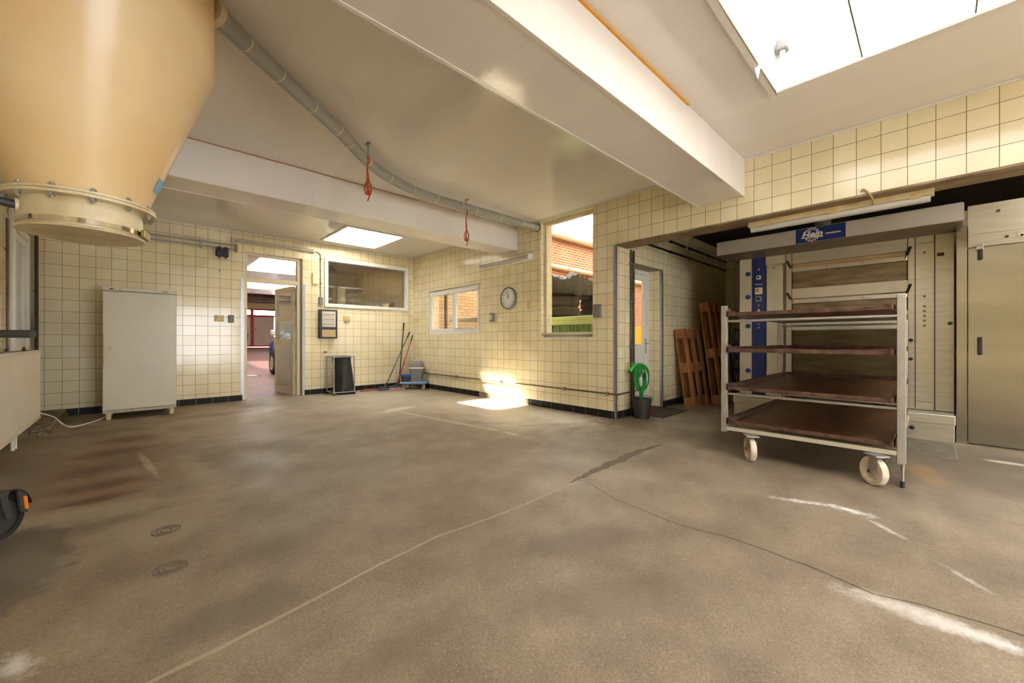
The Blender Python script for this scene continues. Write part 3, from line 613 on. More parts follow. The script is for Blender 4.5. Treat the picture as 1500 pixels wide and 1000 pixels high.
for n_ in rn.nodes:
    if n_.type == 'BSDF_TRANSLUCENT':
        tx = rn.nodes.new('ShaderNodeTexNoise'); tx.inputs['Scale'].default_value = 5; tx.inputs['Detail'].default_value = 6
        rp_ = rn.nodes.new('ShaderNodeValToRGB'); rp_.color_ramp.elements[0].position = 0.38; rp_.color_ramp.elements[1].position = 0.5; rp_.color_ramp.elements[0].color = (0.05, 0.05, 0.03, 1); rp_.color_ramp.elements[1].color = (0.42, 0.42, 0.4, 1)
        rn.links.new(tx.outputs['Fac'], rp_.inputs[0]); rn.links.new(rp_.outputs[0], n_.inputs[0])
    if n_.type == 'BSDF_TRANSPARENT': n_.inputs[0].default_value = (0.3, 0.3, 0.3, 1)
o = m2.build('roof_courtyard', rs, kind='structure')
wall('wall_courtyard_near', 1, 2.82, 3.02, 8.5, 15, -0.02, 5.6, [], PALE_BRICK)  # unseen wall added to keep open sky light out of the courtyard
wall('wall_courtyard_end', 0, 15.0, 15.2, 2.82, 7.8, -0.02, 5.6, [], BRICK)  # unseen end wall added so that light enters only through the roof
wall('wall_courtyard_upper', 1, 2.82, 3.02, 4.65, 8.5, 2.9, 5.5, [], BRICK)
wall('wall_hall_upper', 0, 4.40, 4.65, 2.82, 8.08, 3.13, 5.5, [], PALE_BRICK)

# ================================================================== THINGS
# ---- silo hopper hanging at left
SX, SY = -0.172, 2.594
r = thing('flour_silo', 'large cream fibreglass hopper hanging from the ceiling, narrowing to a round outlet', 'silo', (SX, SY, 1.465))
m = MB(); m.lathe([(0.465, 2.799), (0.465, 2.34), (0.45, 2.30), (0.205, 1.605), (0.195, 1.605), (0.44, 2.31), (0.455, 2.34), (0.455, 2.799)], (SX, SY, 0), 96, closed=True); m.build('hopper_body', SILO, r, smooth=30)
m = MB(); m.lathe([(0.19, 1.597), (0.238, 1.597), (0.238, 1.585), (0.19, 1.585)], (SX, SY, 0), 72, closed=True); m.lathe([(0.19, 1.612), (0.236, 1.610), (0.236, 1.600), (0.19, 1.600)], (SX, SY, 0), 72, closed=True); m.build('flange', SILOB, r, smooth=30)
m = MB(); m.lathe([(0.19, 1.59), (0.192, 1.50), (0.19, 1.475), (0.18, 1.475), (0.18, 1.59)], (SX, SY, 0), 72, closed=True); m.build('outlet_neck', SILOB, r, smooth=30)
m = MB(); m.lathe([(0.1935, 1.502), (0.1965, 1.502), (0.1965, 1.482), (0.1935, 1.482)], (SX, SY, 0), 72, closed=True); m.build('steel_band', mat('polished_steel', (214, 208, 196), 0.12, 1.0), r, smooth=30)
m = MB(); m.lathe([(0.0, 1.474), (0.196, 1.474), (0.202, 1.468), (0.198, 1.462), (0.0, 1.466)], (SX, SY, 0), 72); m.build('lid', SILOB, r, smooth=30)
a0 = math.radians(-47)
m = MB(); Mq = Matrix.Translation((SX, SY, 1.492)) @ Matrix.Rotation(math.radians(-12), 4, 'Z'); m.box(0.197, 0.212, -0.05, 0.05, -0.018, 0.018, Mq); m.build('band_clasp', mat('brass_clasp', (150, 134, 60), 0.3, 0.8, var=0.3, scale=30), r, bevel=0.003)
for k in range(12):
    a = 2 * PI * k / 12 + 0.18; x, y = SX + 0.222 * math.cos(a), SY + 0.222 * math.sin(a)
    m = MB(); m.cyl((x, y, 1.566), (x, y, 1.626), 0.006, 8); m.cyl((x, y, 1.572), (x, y, 1.585), 0.011, 6); m.cyl((x, y, 1.612), (x, y, 1.620), 0.011, 6); m.build('flange_bolt', GALV, r)
m = MB(); m.cyl((SX - 0.10, SY - 0.03, 1.553), (SX - 0.19, SY - 0.055, 1.548), 0.027, 20); m.build('outlet_stub', SILOB, r, smooth=30)
m = MB(); m.tube([(SX - 0.18, SY - 0.053, 1.5485), (SX - 0.42, SY - 0.115, 1.56), (SX - 0.60, SY - 0.10, 1.585), (-0.945, SY - 0.02, 1.60)], 0.017, 14, smooth=5); m.build('feed_hose', DGREY, r, smooth=40)
m = MB(); m.cyl((0.272, 2.548, 2.70), (0.300, 2.570, 2.70), 0.066, 24); m.build('inlet_collar', SILOB, r, smooth=30)
m = MB(); Mq = Matrix.Translation((SX, SY, 1.73)) @ Matrix.Rotation(math.radians(-14), 4, 'Z') @ Matrix.Translation((0.252, 0, 0)) @ Matrix.Rotation(math.radians(19.4), 4, 'Y'); m.box(-0.001, 0.002, -0.03, 0.03, -0.035, 0.035, Mq); m.build('sticker', LBLUE, r, label='small blue sticker')
# ---- flour delivery pipe
P_ = [(0.30, 2.572, 2.70), (0.714, 2.915, 2.70), (1.216, 3.328, 2.70), (1.50, 3.60, 2.70), (1.70, 3.765, 2.70), (1.91, 3.89, 2.70), (2.2, 4.01, 2.70), (2.5, 4.07, 2.70), (2.85, 4.085, 2.70), (3.3, 4.088, 2.70), (4.399, 4.09, 2.70)]
r = thing('delivery_pipe', 'long grey plastic pipe curving under the ceiling from the hopper to the right wall', 'pipe', (0.30, 2.572, 2.70))
m = MB(); m.tube(P_, 0.050, 18, smooth=5); m.build('pipe_run', PIPEG, r, smooth=40)
def along(P, t):
    n = len(P) - 1; i = min(int(t * n), n - 1); a, b = Vector(P[i]), Vector(P[i + 1]); return a.lerp(b, t * n - i), (b - a).normalized()
for t in (0.035, 0.085, 0.14, 0.19, 0.235, 0.34, 0.5, 0.62, 0.73, 0.83, 0.88, 0.93, 0.97):
    c, d = along(P_, t); m = MB(); m.tube([c - d * 0.004, c + d * 0.004], 0.0525, 18); m.build('joint_ring', CREAMP, r, smooth=40)
for (hx_, hy_, t) in ((1.53, 3.53, 0.315), (3.06, 4.08, 0.865)):
    c, d = along(P_, t); m = MB()
    x, y = hx_, hy_; m.box(x - 0.012, x + 0.012, y - 0.03, y + 0.03, 2.785, 2.7995); m.cyl((x, y, 2.79), (x, y, 2.66), 0.006, 8)
    m.build('ceiling_hook', GALV, r)
m = MB(); m.lathe([(0.052, -0.004), (0.062, -0.004), (0.062, 0.004), (0.052, 0.004)], (4.395, 4.09, 2.70), 24, axis='x', closed=True); m.build('wall_collar', DGREY, r)
for k, (x, y, z1, lab) in enumerate(((1.53, 3.53, 2.30, 'orange rope hanging knotted from the ceiling hook at the bend of the grey pipe'), (3.06, 4.08, 2.24, 'orange rope hanging from the ceiling hook on the straight end of the grey pipe'))):
    m = MB(); zt = 2.665
    for q in range(2):
        m.tube([(x + 0.008 * q, y - 0.008, zt), (x - 0.006, y + 0.006 * q, (zt + z1) / 2 + 0.08), (x + 0.01 - 0.02 * q, y, z1 + 0.16)], 0.006, 6, smooth=5)
    for q in range(5):
        a = q * 1.3; m.tube([(x, y, z1 + 0.17), (x + 0.03 * math.cos(a), y + 0.03 * math.sin(a), z1 + 0.10), (x + 0.02 * math.cos(a), y + 0.02 * math.sin(a), z1 + 0.03), (x, y, z1 + 0.06)], 0.006, 6, smooth=5)
    m.tube([(x, y, z1 + 0.09), (x + 0.01, y - 0.005, z1 + 0.02), (x - 0.005, y, z1 - 0.03)], 0.006, 6, smooth=4)
    m.sphere((x, y, z1 + 0.16), 0.016, 10); m.sphere((x, y, zt), 0.013, 10)
    m.build('hanging_rope', ORANGE, label=lab, cat='rope', group='orange ropes on the ceiling hooks', smooth=40)

# ---- refrigerator
r = thing('refrigerator', 'tall off-white single-door refrigerator on short feet against the tiled back wall', 'refrigerator', (0.03, 7.35, 0))
x0, x1, yf = -0.316, 0.384, 7.03
m = MB(); m.box(x0, x1, yf + 0.045, 7.66, 0.11, 1.66); m.build('body', FRIDGE, r, bevel=0.006)
m = MB(); m.box(x0, x1, yf, yf + 0.042, 0.125, 1.615); dr = m.build('door', FRIDGE, r, bevel=0.008)
m = MB(); m.box(x0 + 0.012, x0 + 0.04, yf - 0.028, yf - 0.010, 0.69, 1.09); m.box(x0 + 0.014, x0 + 0.038, yf - 0.012, yf + 0.002, 0.69, 0.73); m.box(x0 + 0.014, x0 + 0.038, yf - 0.012, yf + 0.002, 1.05, 1.09); m.build('handle', CREAMP, dr, bevel=0.004)
m = MB(); m.cyl((x0 + 0.065, yf, 0.90), (x0 + 0.065, yf - 0.012, 0.90), 0.014, 16); m.box(x0 + 0.062, x0 + 0.068, yf - 0.03, yf - 0.012, 0.865, 0.905); m.build('lock', GALV, dr)
m = MB(); m.box(x0 - 0.003, x1 + 0.004, yf - 0.004, 7.66, 1.62, 1.668); tp = m.build('top_panel', FRIDGE, r, bevel=0.005)
m = MB(); m.box(x0 + 0.06, x0 + 0.095, yf - 0.006, yf - 0.003, 1.634, 1.648); m.build('control_strip', INK, tp)
m = MB(); m.box(x0 + 0.095, x0 + 0.115, yf - 0.006, yf - 0.003, 1.634, 1.648); m.build('indicator', YELLOW, tp)
m = MB(); m.box(x0 + 0.145, x0 + 0.165, yf - 0.006, yf - 0.003, 1.636, 1.646); m.build('dial', MGREY, tp)
m = MB(); m.box(x1 - 0.15, x1 - 0.085, yf - 0.006, yf - 0.003, 1.636, 1.648); m.build('name_plate', mat('slate_plate', (90, 100, 116), 0.4), tp)
m = MB(); m.box(x0, x1, yf + 0.01, yf + 0.05, 0.085, 0.118); m.build('plinth', mat('fridge_plinth', (198, 186, 160), 0.4, var=0.2, scale=14), r, bevel=0.003)
for x in (x0 + 0.05, x1 - 0.05):
    for y in (yf + 0.07, 7.60): m = MB(); m.lathe([(0.030, 0.09), (0.024, 0.0)], (x, y, 0), 16); m.build('foot', CREAMP, r, smooth=40)
m = MB(); m.tube([(-0.86, 6.60, 0.34), (-0.78, 6.66, 0.22), (-0.69, 6.80, 0.135), (-0.63, 6.87, 0.04), (-0.55, 6.76, 0.008), (-0.44, 6.9, 0.008), (-0.33, 7.1, 0.02), (-0.25, 7.45, 0.05), (-0.2, 7.62, 0.20)], 0.007, 8, smooth=8); m.build('power_cord', WHITE, label='white power cord trailing over the floor from the radiator corner to the refrigerator', cat='cord', smooth=40)

# ---- radiator
r = thing('radiator', 'white ribbed panel radiator along the left wall under the window', 'radiator', (-0.82, 5.5, 0))
m = MB(); xr = -0.76; yy0, yy1 = 3.9, 6.58
pts = []
n = int((yy1 - yy0) / 0.04)
for i in range(n):
    y = yy0 + i * 0.04; pts += [(xr - 0.008, y), (xr, y + 0.007), (xr, y + 0.033), (xr - 0.008, y + 0.04)]
out = pts + [(xr - 0.03, yy0 + n * 0.04), (xr - 0.03, yy0)]
m.prism(out, 2, 0.19, 0.865); m.build('front_panel', RADM, r)
m = MB(); m.box(xr - 0.12, xr - 0.095, yy0, yy1, 0.19, 0.865); m.build('rear_panel', RADM, r)
m = MB(); m.box(xr - 0.128, xr + 0.006, yy0, yy1 + 0.008, 0.866, 0.894)
tp = m.build('top_grille', RADM, r, bevel=0.004)
m = MB()
for i in range(60):
    y = yy0 + 0.03 + i * 0.044
    if y > yy1 - 0.02: break
    m.box(xr - 0.11, xr - 0.02, y, y + 0.018, 0.8935, 0.8955)
m.build('grille_slot', mat('slot_shadow_grey', (150, 140, 122), 0.7), tp)
m = MB(); m.box(xr - 0.10, xr + 0.004, yy0, yy1, 0.165, 0.19); m.box(xr - 0.125, xr, yy1 - 0.001, yy1 + 0.007, 0.17, 0.866); m.build('side_cover', RADM, r, bevel=0.003)
for y in (5.70, 5.80): m = MB(); m.cyl((xr - 0.06, y, 0.0), (xr - 0.06, y, 0.17), 0.013, 12); m.build('foot_pipe', RADM, r)
m = MB(); m.tube([(xr - 0.03, 5.9, 0.8945), (xr - 0.03, 5.92, 0.925), (xr - 0.03, 5.98, 0.93), (xr - 0.03, 6.01, 0.8945)], 0.006, 8, smooth=5); m.build('cable_loop', BLACK, label='small black cable loop lying on top of the radiator', cat='cable')
# white pipe & conduit at left wall
m = MB(); m.tube([(-0.925, 6.42, 0.0), (-0.925, 6.42, 2.15), (-0.925, 6.36, 2.28), (-0.925, 6.2, 2.36), (-0.925, 3.6, 2.40)], 0.022, 12, smooth=3); m.build('heating_pipe', WHITE, label='white heating pipe rising beside the left window and bending along the wall', cat='pipe', smooth=40)
m = MB(); m.tube([(-0.935, 6.26, 0.0), (-0.935, 6.26, 2.2)], 0.009, 8)
for z in (0.9, 1.9): m.cyl((-0.949, 6.26, z), (-0.925, 6.26, z), 0.016, 8)
m.build('thin_pipe', mat('rusty_thin_pipe', (110, 94, 76), 0.5, 0.3, var=0.3, scale=20), label='thin brown pipe on the left wall beside the white heating pipe', cat='pipe')
m = MB(); m.cyl((-0.925, 7.74, 0.1), (-0.925, 7.74, 2.75), 0.017, 12); m.cyl((-0.949, 7.74, 1.62), (-0.92, 7.74, 1.62), 0.012, 8)
m.build('corner_pipe', mat('dark_brown_pipe', (46, 36, 30), 0.4, 0.3), label='dark brown vertical pipe in the left corner of the back wall', cat='pipe', smooth=40)
r = thing('valve', 'red handled valve on a short grey pipe above the hopper flange on the left wall', 'valve', (-0.93, 4.6, 1.9))
m = MB(); m.tube([(-0.949, 4.55, 1.98), (-0.90, 4.6, 1.97), (-0.80, 4.95, 1.955)], 0.014, 10); m.build('pipe', GALV, r)
m = MB(); m.tube([(-0.88, 4.50, 1.99), (-0.86, 4.66, 1.985)], 0.022, 10); m.build('handle', RED, r)

# ---- wooden block step
r = thing('wooden_step', 'low step of old grey timber planks on the floor in the left corner', 'step', (-0.8, 7.0, 0))
for k, (z0, z1, dx) in enumerate(((0.0, 0.052, 0.012), (0.054, 0.105, 0.0))):
    for j, (a, b) in enumerate(((-0.945, -0.81), (-0.806, -0.668 + dx))): m = MB(); m.box(a, b, 6.33 - dx, 7.70, z0, z1); m.build('plank', OLDWOOD, r, bevel=0.004)

# ---- kick scooter
r = thing('kick_scooter', 'dark electric kick scooter parked at the left edge, orange side reflector by its wheel', 'scooter', (-0.50, 3.2, 0), rz=1.1)
def rim(m, c, r0, wd, axis='y'):
    m.lathe([(r0 - 0.03, -wd * 0.8), (r0 - 0.008, -wd), (r0, -wd * 0.5), (r0, wd * 0.5), (r0 - 0.008, wd), (r0 - 0.03, wd * 0.8)], c, 40, axis=axis, closed=True)
for xx in (0.0, -0.80):
    m = MB(); rim(m, (xx, 0, 0.112), 0.112, 0.024); wh = m.build('wheel', RUBBER, r, smooth=40, local=True)
    m = MB(); m.lathe([(0.0, -0.02), (0.03, -0.02), (0.05, -0.012), (0.082, -0.012), (0.084, 0.012), (0.05, 0.012), (0.03, 0.02), (0, 0.02)], (xx, 0, 0.112), 32, axis='y'); m.build('hub', DGREY, wh, smooth=40, local=True)
m = MB()
for s_ in (-1, 1): m.prism([(-0.02, 0.10), (0.02, 0.10), (-0.02, 0.235), (-0.06, 0.235)], 1, s_ * 0.034, s_ * 0.042)
m.box(-0.09, -0.01, -0.045, 0.045, 0.225, 0.25); m.build('fork', DGREY, r, bevel=0.004, local=True)
m = MB(); fp = []
for i in range(13):
    a = math.radians(10 + i * 11); fp.append((0.132 * math.cos(a), 0.112 + 0.132 * math.sin(a)))
fp2 = [(x * 0.96, 0.112 + (z - 0.112) * 0.96) for x, z in fp[::-1]]; m.prism(fp + fp2, 1, -0.036, 0.036); m.build('mudguard', BLACK, r, local=True)
m = MB(); m.prism([(0.045, 0.12), (0.085, 0.10), (0.075, 0.20), (0.03, 0.235)], 1, -0.052, -0.036); m.build('fork_cover', DGREY, r, bevel=0.004, local=True)
m = MB(); m.prism([(0.062, 0.125), (0.080, 0.118), (0.070, 0.19), (0.052, 0.195)], 1, -0.057, -0.0525); m.build('reflector', AMBER, r, label='orange reflector', local=True)
m = MB(); m.cyl((-0.05, 0, 0.24), (-0.13, 0, 1.02), 0.021, 14); m.build('stem', BLACK, r, smooth=40, local=True)
m = MB(); m.box(-0.72, -0.12, -0.075, 0.075, 0.10, 0.15); m.prism([(-0.14, 0.10), (-0.02, 0.20), (-0.06, 0.25), (-0.2, 0.15)], 1, -0.03, 0.03); m.build('deck', BLACK, r, bevel=0.012, local=True)
m = MB(); m.cyl((-0.13, -0.2, 1.03), (-0.13, 0.2, 1.03), 0.014, 12); hb = m.build('handlebar', BLACK, r, smooth=40, local=True)
for s_ in (-1, 1):
    m = MB(); m.cyl((-0.13, s_ * 0.10, 1.03), (-0.13, s_ * 0.215, 1.03), 0.019, 14); m.build('grip', DGREY, hb, smooth=40, local=True)
m = MB(); m.tube([(-0.10, 0.12, 1.02), (-0.06, 0.17, 1.0), (-0.065, 0.23, 1.0)], 0.006, 8); m.build('brake_lever', BLACK, hb, local=True)

# ---- fluorescent lights
def tube_light(label, P0, P1, out, housing, style, extra=None):
    """P0,P1: ends on the mounting surface; out: unit vector away from it"""
    P0, P1, out = Vector(P0), Vector(P1), Vector(out); d = (P1 - P0).normalized(); L_ = (P1 - P0).length; up = d.cross(out)
    M = Matrix((d, up, out)).transposed().to_4x4(); M = Matrix.Translation(P0) @ M
    r = thing('fluorescent_light', label, 'light', P0, group='fluorescent tube lights')
    if style == 'batten':
        m = MB(); m.box(0, L_, -0.038, 0.038, 0.001, 0.036, M); m.build('housing', housing, r, bevel=0.005)
        for t in (0.0, L_ - 0.035): m = MB(); m.box(t, t + 0.035, -0.04, 0.04, 0.0365, 0.09, M); m.build('end_cap', housing, r, bevel=0.008)
        m = MB(); m.cyl(M @ Vector((0.035, 0, 0.064)), M @ Vector((L_ - 0.035, 0, 0.064)), 0.026, 16); m.build('tube', TUBE, r, smooth=40)
    else:
        m = MB(); m.box(0, L_, -0.045, 0.045, 0.001, 0.05, M); m.build('housing', housing, r, bevel=0.005)
        m = MB(); m.cyl(M @ Vector((0.02, 0, 0.068)), M @ Vector((L_ - 0.02, 0, 0.068)), 0.032, 20); m.build('diffuser', TUBE, r, smooth=40)
        for t in (L_ * 0.12, L_ * 0.5, L_ * 0.9): m = MB(); m.box(t, t + 0.05, -0.048, -0.0, 0.02, 0.062, M); m.build('clip', mat('aged_tape', (206, 176, 120), 0.6), r)
    return r
tube_light('slim tube light above the garage doorway', (1.10, 7.829, 2.63), (2.36, 7.829, 2.63), (0, -1, 0), CREAMP, 'batten')
tube_light('tube light on the right wall above the clock', (4.399, 5.42, 2.275), (4.399, 4.18, 2.275), (-1, 0, 0), WHITE, 'batten')
tube_light('yellowed tube light under the lintel of the oven opening', (4.56, 1.28, 2.194), (4.56, -0.02, 2.194), (0, 0, -1), mat('yellowed_housing', (222, 202, 152), 0.45, var=0.2, scale=10), 'box')
m = MB(); m.tube([(4.394, 0.40, 2.24), (4.385, 0.38, 2.25), (4.40, 0.34, 2.19), (4.50, 0.33, 2.15), (4.54, 0.35, 2.155)], 0.008, 8, smooth=5); m.build('light_cable', mat('aged_cable', (176, 150, 104), 0.6), label='short looped cable going from the lintel tiles into the yellowed tube light', cat='cable', smooth=40)
# tube light flex + conduit and junction box near fuse board
r = thing('cable_conduit', 'grey conduit dropping from the doorway tube light to a junction box', 'conduit', (2.44, 7.82, 1.7))
m = MB(); m.tube([(2.36, 7.815, 2.63), (2.43, 7.815, 2.625), (2.475, 7.815, 2.58), (2.48, 7.815, 2.45), (2.48, 7.815, 1.80)], 0.009, 8, smooth=4); m.build('tube', MGREY, r, smooth=40)
for z in (2.5, 2.05): m = MB(); m.box(2.466, 2.494, 7.80, 7.829, z, z + 0.02); m.build('clip', DGREY, r)
m = MB(); m.box(2.445, 2.515, 7.785, 7.829, 1.655, 1.80); m.build('junction_box', MGREY, r, bevel=0.006)
# twin conduits on back wall
r = thing('twin_conduits', 'pair of horizontal grey steel conduits high on the back wall', 'conduit', (0.5, 7.8, 2.5))
for z in (2.545, 2.475): m = MB(); m.cyl((-0.9, 7.805, z), (1.15, 7.805, z), 0.014, 12); m.build('tube', GALV, r, smooth=40)
for x in (0.1, 0.72): m = MB(); m.box(x - 0.012, x + 0.012, 7.79, 7.829, 2.44, 2.57); m.build('saddle', GALV, r)
m = MB(); m.box(1.15, 1.19, 7.79, 7.829, 2.445, 2.57); m.build('end_box', mat('rusty_box', (150, 120, 96), 0.6, var=0.3, scale=20), r, bevel=0.003)

# ---- small wall fittings
def plate(name, label, cat, surf, a, z, wa, hz, dp, material, group=None, rocker=True, rmat=None):
    m = MB()
    if surf == 'back': m.box(a - wa / 2, a + wa / 2, YB - 0.001 - dp, YB - 0.001, z - hz / 2, z + hz / 2)
    else: m.box(XR - 0.001 - dp, XR - 0.001, a - wa / 2, a + wa / 2, z - hz / 2, z + hz / 2)
    r = thing(name, label, cat, (a, YB, z) if surf == 'back' else (XR, a, z), group=group)
    m.build('housing', material, r, bevel=0.005)
    if rocker:
        m = MB()
        if surf == 'back': m.box(a - wa * .28, a + wa * .28, YB - dp - 0.006, YB - dp - 0.0012, z - hz * .3, z + hz * .3)
        else: m.box(XR - dp - 0.006, XR - dp - 0.0012, a - wa * .28, a + wa * .28, z - hz * .3, z + hz * .3)
        m.build('rocker', rmat or material, r, bevel=0.002)
    return r
plate('light_switch', 'square cream double switch on the back wall left of the doorway', 'switch', 'back', 0.95, 1.35, 0.12, 0.10, 0.03, mat('yellowed_switch', (214, 190, 120), 0.4))
plate('light_switch', 'grey weatherproof switch just beside the left doorway strip', 'switch', 'back', 1.105, 1.345, 0.075, 0.125, 0.045, MGREY)
plate('wall_socket', 'cream socket on the back wall right of the fuse board', 'socket', 'back', 2.96, 1.42, 0.12, 0.10, 0.035, mat('yellowed_switch', (214, 190, 120), 0.4))
plate('wall_socket', 'small cream socket on the right wall near the far corner', 'socket', 'right', 7.62, 1.42, 0.09, 0.085, 0.03, mat('yellowed_switch', (214, 190, 120), 0.4))
plate('light_switch', 'grey switch on the right wall beside the two-sash window', 'switch', 'right', 5.12, 1.385, 0.085, 0.15, 0.05, MGREY, rmat=mat('pale_rocker', (200, 204, 208), 0.4))
plate('light_switch', 'grey weatherproof switch right of the tall window', 'switch', 'right', 3.0, 1.385, 0.10, 0.17, 0.05, MGREY)
plate('wall_box', 'small cream junction box on the right wall between clock and tall window', 'box', 'right', 4.25, 1.54, 0.06, 0.11, 0.03, mat('yellowed_switch', (214, 190, 120), 0.4), rocker=False)
m = MB()
for k, y in enumerate((5.0, 4.9, 4.79)): m.box(XR - 0.012, XR - 0.0005, y - 0.012, y + 0.012, 1.37, 1.40)
m.build('hook_strip', CREAMP, label='row of three tiny cream hook plates on the tiles under the clock', cat='hook')
r = thing('bracket', 'L-shaped cream bracket on the back wall between doorway and wide window', 'bracket', (2.36, 7.82, 2.0))
m = MB(); m.box(2.335, 2.352, 7.80, 7.829, 2.05, 2.24); m.box(2.335, 2.43, 7.80, 7.829, 2.035, 2.05); m.build('angle', mat('yellowed_switch', (214, 190, 120), 0.4), r)
r = thing('twin_socket', 'black twin round socket on the back wall near the doorway', 'socket', (0.985, 7.82, 2.40))
m = MB(); m.box(0.90, 1.07, 7.765, 7.829, 2.335, 2.44); m.build('housing', BLACK, r, bevel=0.012)
for x in (0.945, 1.03): m = MB(); m.cyl((x, 7.80, 2.44), (x, 7.765, 2.465), 0.038, 16); m.cyl((x, 7.79, 2.34), (x, 7.79, 2.305), 0.013, 10); m.build('outlet', DGREY, r, smooth=40)
m = MB(); m.cyl((0.955, 7.829, 2.118), (0.955, 7.81, 2.118), 0.012, 8); m.build('wall_plug', mat('rusty_box', (150, 120, 96), 0.6), label='tiny brown wall plug in the tiles below the black twin socket', cat='plug')
m = MB(); m.cyl((2.555, 7.829, 0.775), (2.555, 7.79, 0.775), 0.018, 8); m.box(2.53, 2.60, 7.79, 7.80, 0.762, 0.79); m.build('wall_tap', GALV, label='small metal tap stub on the back wall above the bag stand', cat='tap')

# ---- fuse board
r = thing('fuse_board', 'dark framed electrical fuse board with rows of breakers below the grey junction box', 'fuse board', (2.6, 7.8, 1.3))
bx0, bx1, bz0, bz1 = 2.44, 2.75, 1.03, 1.57
m = MB(); m.box(bx0, bx1, 7.72, 7.829, bz0, bz1); m.build('case', DGREY, r, bevel=0.006)
m = MB(); m.box(bx0 + 0.035, bx1 - 0.035, 7.714, 7.7195, 1.245, bz1 - 0.035); m.build('face_plate', mat('pale_face', (206, 204, 188), 0.5), r)
m = MB(); m.box(bx0 + 0.035, bx1 - 0.035, 7.714, 7.7195, bz0 + 0.03, 1.195); m.build('lower_cover', mat('tan_cover', (196, 176, 130), 0.5), r)
for z in (1.475, 1.385, 1.295):
    for k in range(8):
        x = bx0 + 0.05 + k * 0.026; m = MB(); m.box(x, x + 0.02, 7.705, 7.7135, z - 0.02, z + 0.02); bk = m.build('breaker', IVORY, r)
        m = MB(); m.box(x + 0.004, x + 0.016, 7.701, 7.7045, z - 0.002, z + 0.014); m.build('toggle', mat('breaker_red', (184, 70, 54), 0.5) if k % 3 != 1 else mat('breaker_grey', (84, 84, 84), 0.5), bk)

# ---- wall clock
cy, cz = 4.72, 1.68
r = thing('wall_clock', 'round white wall clock with black numerals on the right wall', 'clock', (XR, cy, cz))
m = MB(); m.lathe([(0.158, -0.001), (0.182, -0.001), (0.184, -0.03), (0.172, -0.042), (0.158, -0.034)], (XR, cy, cz), 56, axis='x', closed=True); m.build('rim', MGREY, r, smooth=40)
m = MB(); m.cyl((XR - 0.001, cy, cz), (XR - 0.022, cy, cz), 0.1585, 48); m.build('face', mat('clock_face', (232, 234, 228), 0.35), r)
Rx = Matrix(((0, 0, -1, 0), (-1, 0, 0, 0), (0, 1, 0, 0), (0, 0, 0, 1)))   # text facing -X
Ry = Matrix(((1, 0, 0, 0), (0, 0, -1, 0), (0, 1, 0, 0), (0, 0, 0, 1)))   # text facing -Y
m = MB()
for h in range(1, 13):
    a = PI / 2 - h * PI / 6; m.text(str(h), Matrix.Translation((XR - 0.0235, cy - 0.122 * math.cos(a), cz + 0.122 * math.sin(a))) @ Rx, 0.045, 0.0008)
m.build('numerals', INK, r)
for L_, wd, ang_ in ((0.075, 0.010, -12), (0.115, 0.007, 12)):
    m = MB(); Mh = Matrix.Translation((XR - 0.026 - (0.002 if wd < .01 else 0), cy, cz)) @ Matrix.Rotation(math.radians(-ang_), 4, 'X'); m.box(-0.0008, 0.0008, -wd / 2, wd / 2, -0.015, L_, Mh); m.build('hand', INK, r)

# ---- pipe along the right wall near the floor
r = thing('skirting_pipe', 'thin rusty steel pipe running low along the right wall and round the pillar', 'pipe', (XR, 5, 0.31))
m = MB(); m.tube([(4.375, 7.6, 0.31), (4.375, 2.69, 0.315), (4.38, 2.70, 0.315), (4.86, 2.705, 0.325)], 0.0105, 8); m.build('tube', mat('rusty_steel_pipe', (122, 100, 78), 0.45, 0.5, rgb2=(84, 66, 52), scale=10), r, smooth=60)
for y in (7.2, 6.15, 4.9, 3.55, 2.85): m = MB(); m.box(4.36, 4.399, y - 0.01, y + 0.01, 0.285, 0.34); m.build('saddle', GALV, r)

# ---- bag stand
r = thing('bag_stand', 'steel frame bag stand holding a dark bin bag beside the doorway', 'stand', (2.75, 7.5, 0))
bx = [2.56, 2.93]; by = [7.36, 7.72]
m = MB()
for x in bx:
    for y in by: m.cyl((x, y, 0.03), (x, y, 0.70), 0.011, 10)
for z in (0.695, 0.05):
    m.tube([(bx[0], by[0], z), (bx[1], by[0], z), (bx[1], by[1], z), (bx[0], by[1], z), (bx[0], by[0], z)], 0.010, 10)
m.build('frame', GALV, r, smooth=50)
for x in bx:
    for y in by: m = MB(); m.sphere((x, y, 0.02), 0.021, 10); m.build('foot', BLACK, r)
m = MB(); rings = []
for i, (z, sx, sy, dx) in enumerate(((0.705, .165, .16, .01), (0.69, .175, .17, .01), (0.66, .15, .15, .02), (0.5, .145, .15, .03), (0.3, .15, .155, .045), (0.12, .175, .165, .06), (0.03, .19, .17, .07), (0.012, .15, .14, .07))):
    ring = []
    for k in range(28):
        a = 2 * PI * k / 28; q = 1 + 0.09 * math.sin(5 * a + i) + 0.05 * math.sin(9 * a - 2 * i)
        ca, sa = math.cos(a), math.sin(a); e = (abs(ca) ** 3 + abs(sa) ** 3) ** (-1 / 3)
        ring.append(m.bm.verts.new((2.745 + dx + sx * ca * e * q * .97, 7.54 + sy * sa * e * q * .97, z)))
    rings.append(ring)
for a, b in zip(rings, rings[1:]):
    for k in range(28): m.bm.faces.new((a[k], a[(k + 1) % 28], b[(k + 1) % 28], b[k]))
m.bm.faces.new(rings[-1]); m.bm.faces.new(rings[0][::-1])
m.build('bin_bag', BIN, label='dark grey bin bag stretched inside the steel frame stand', cat='bag', smooth=60)

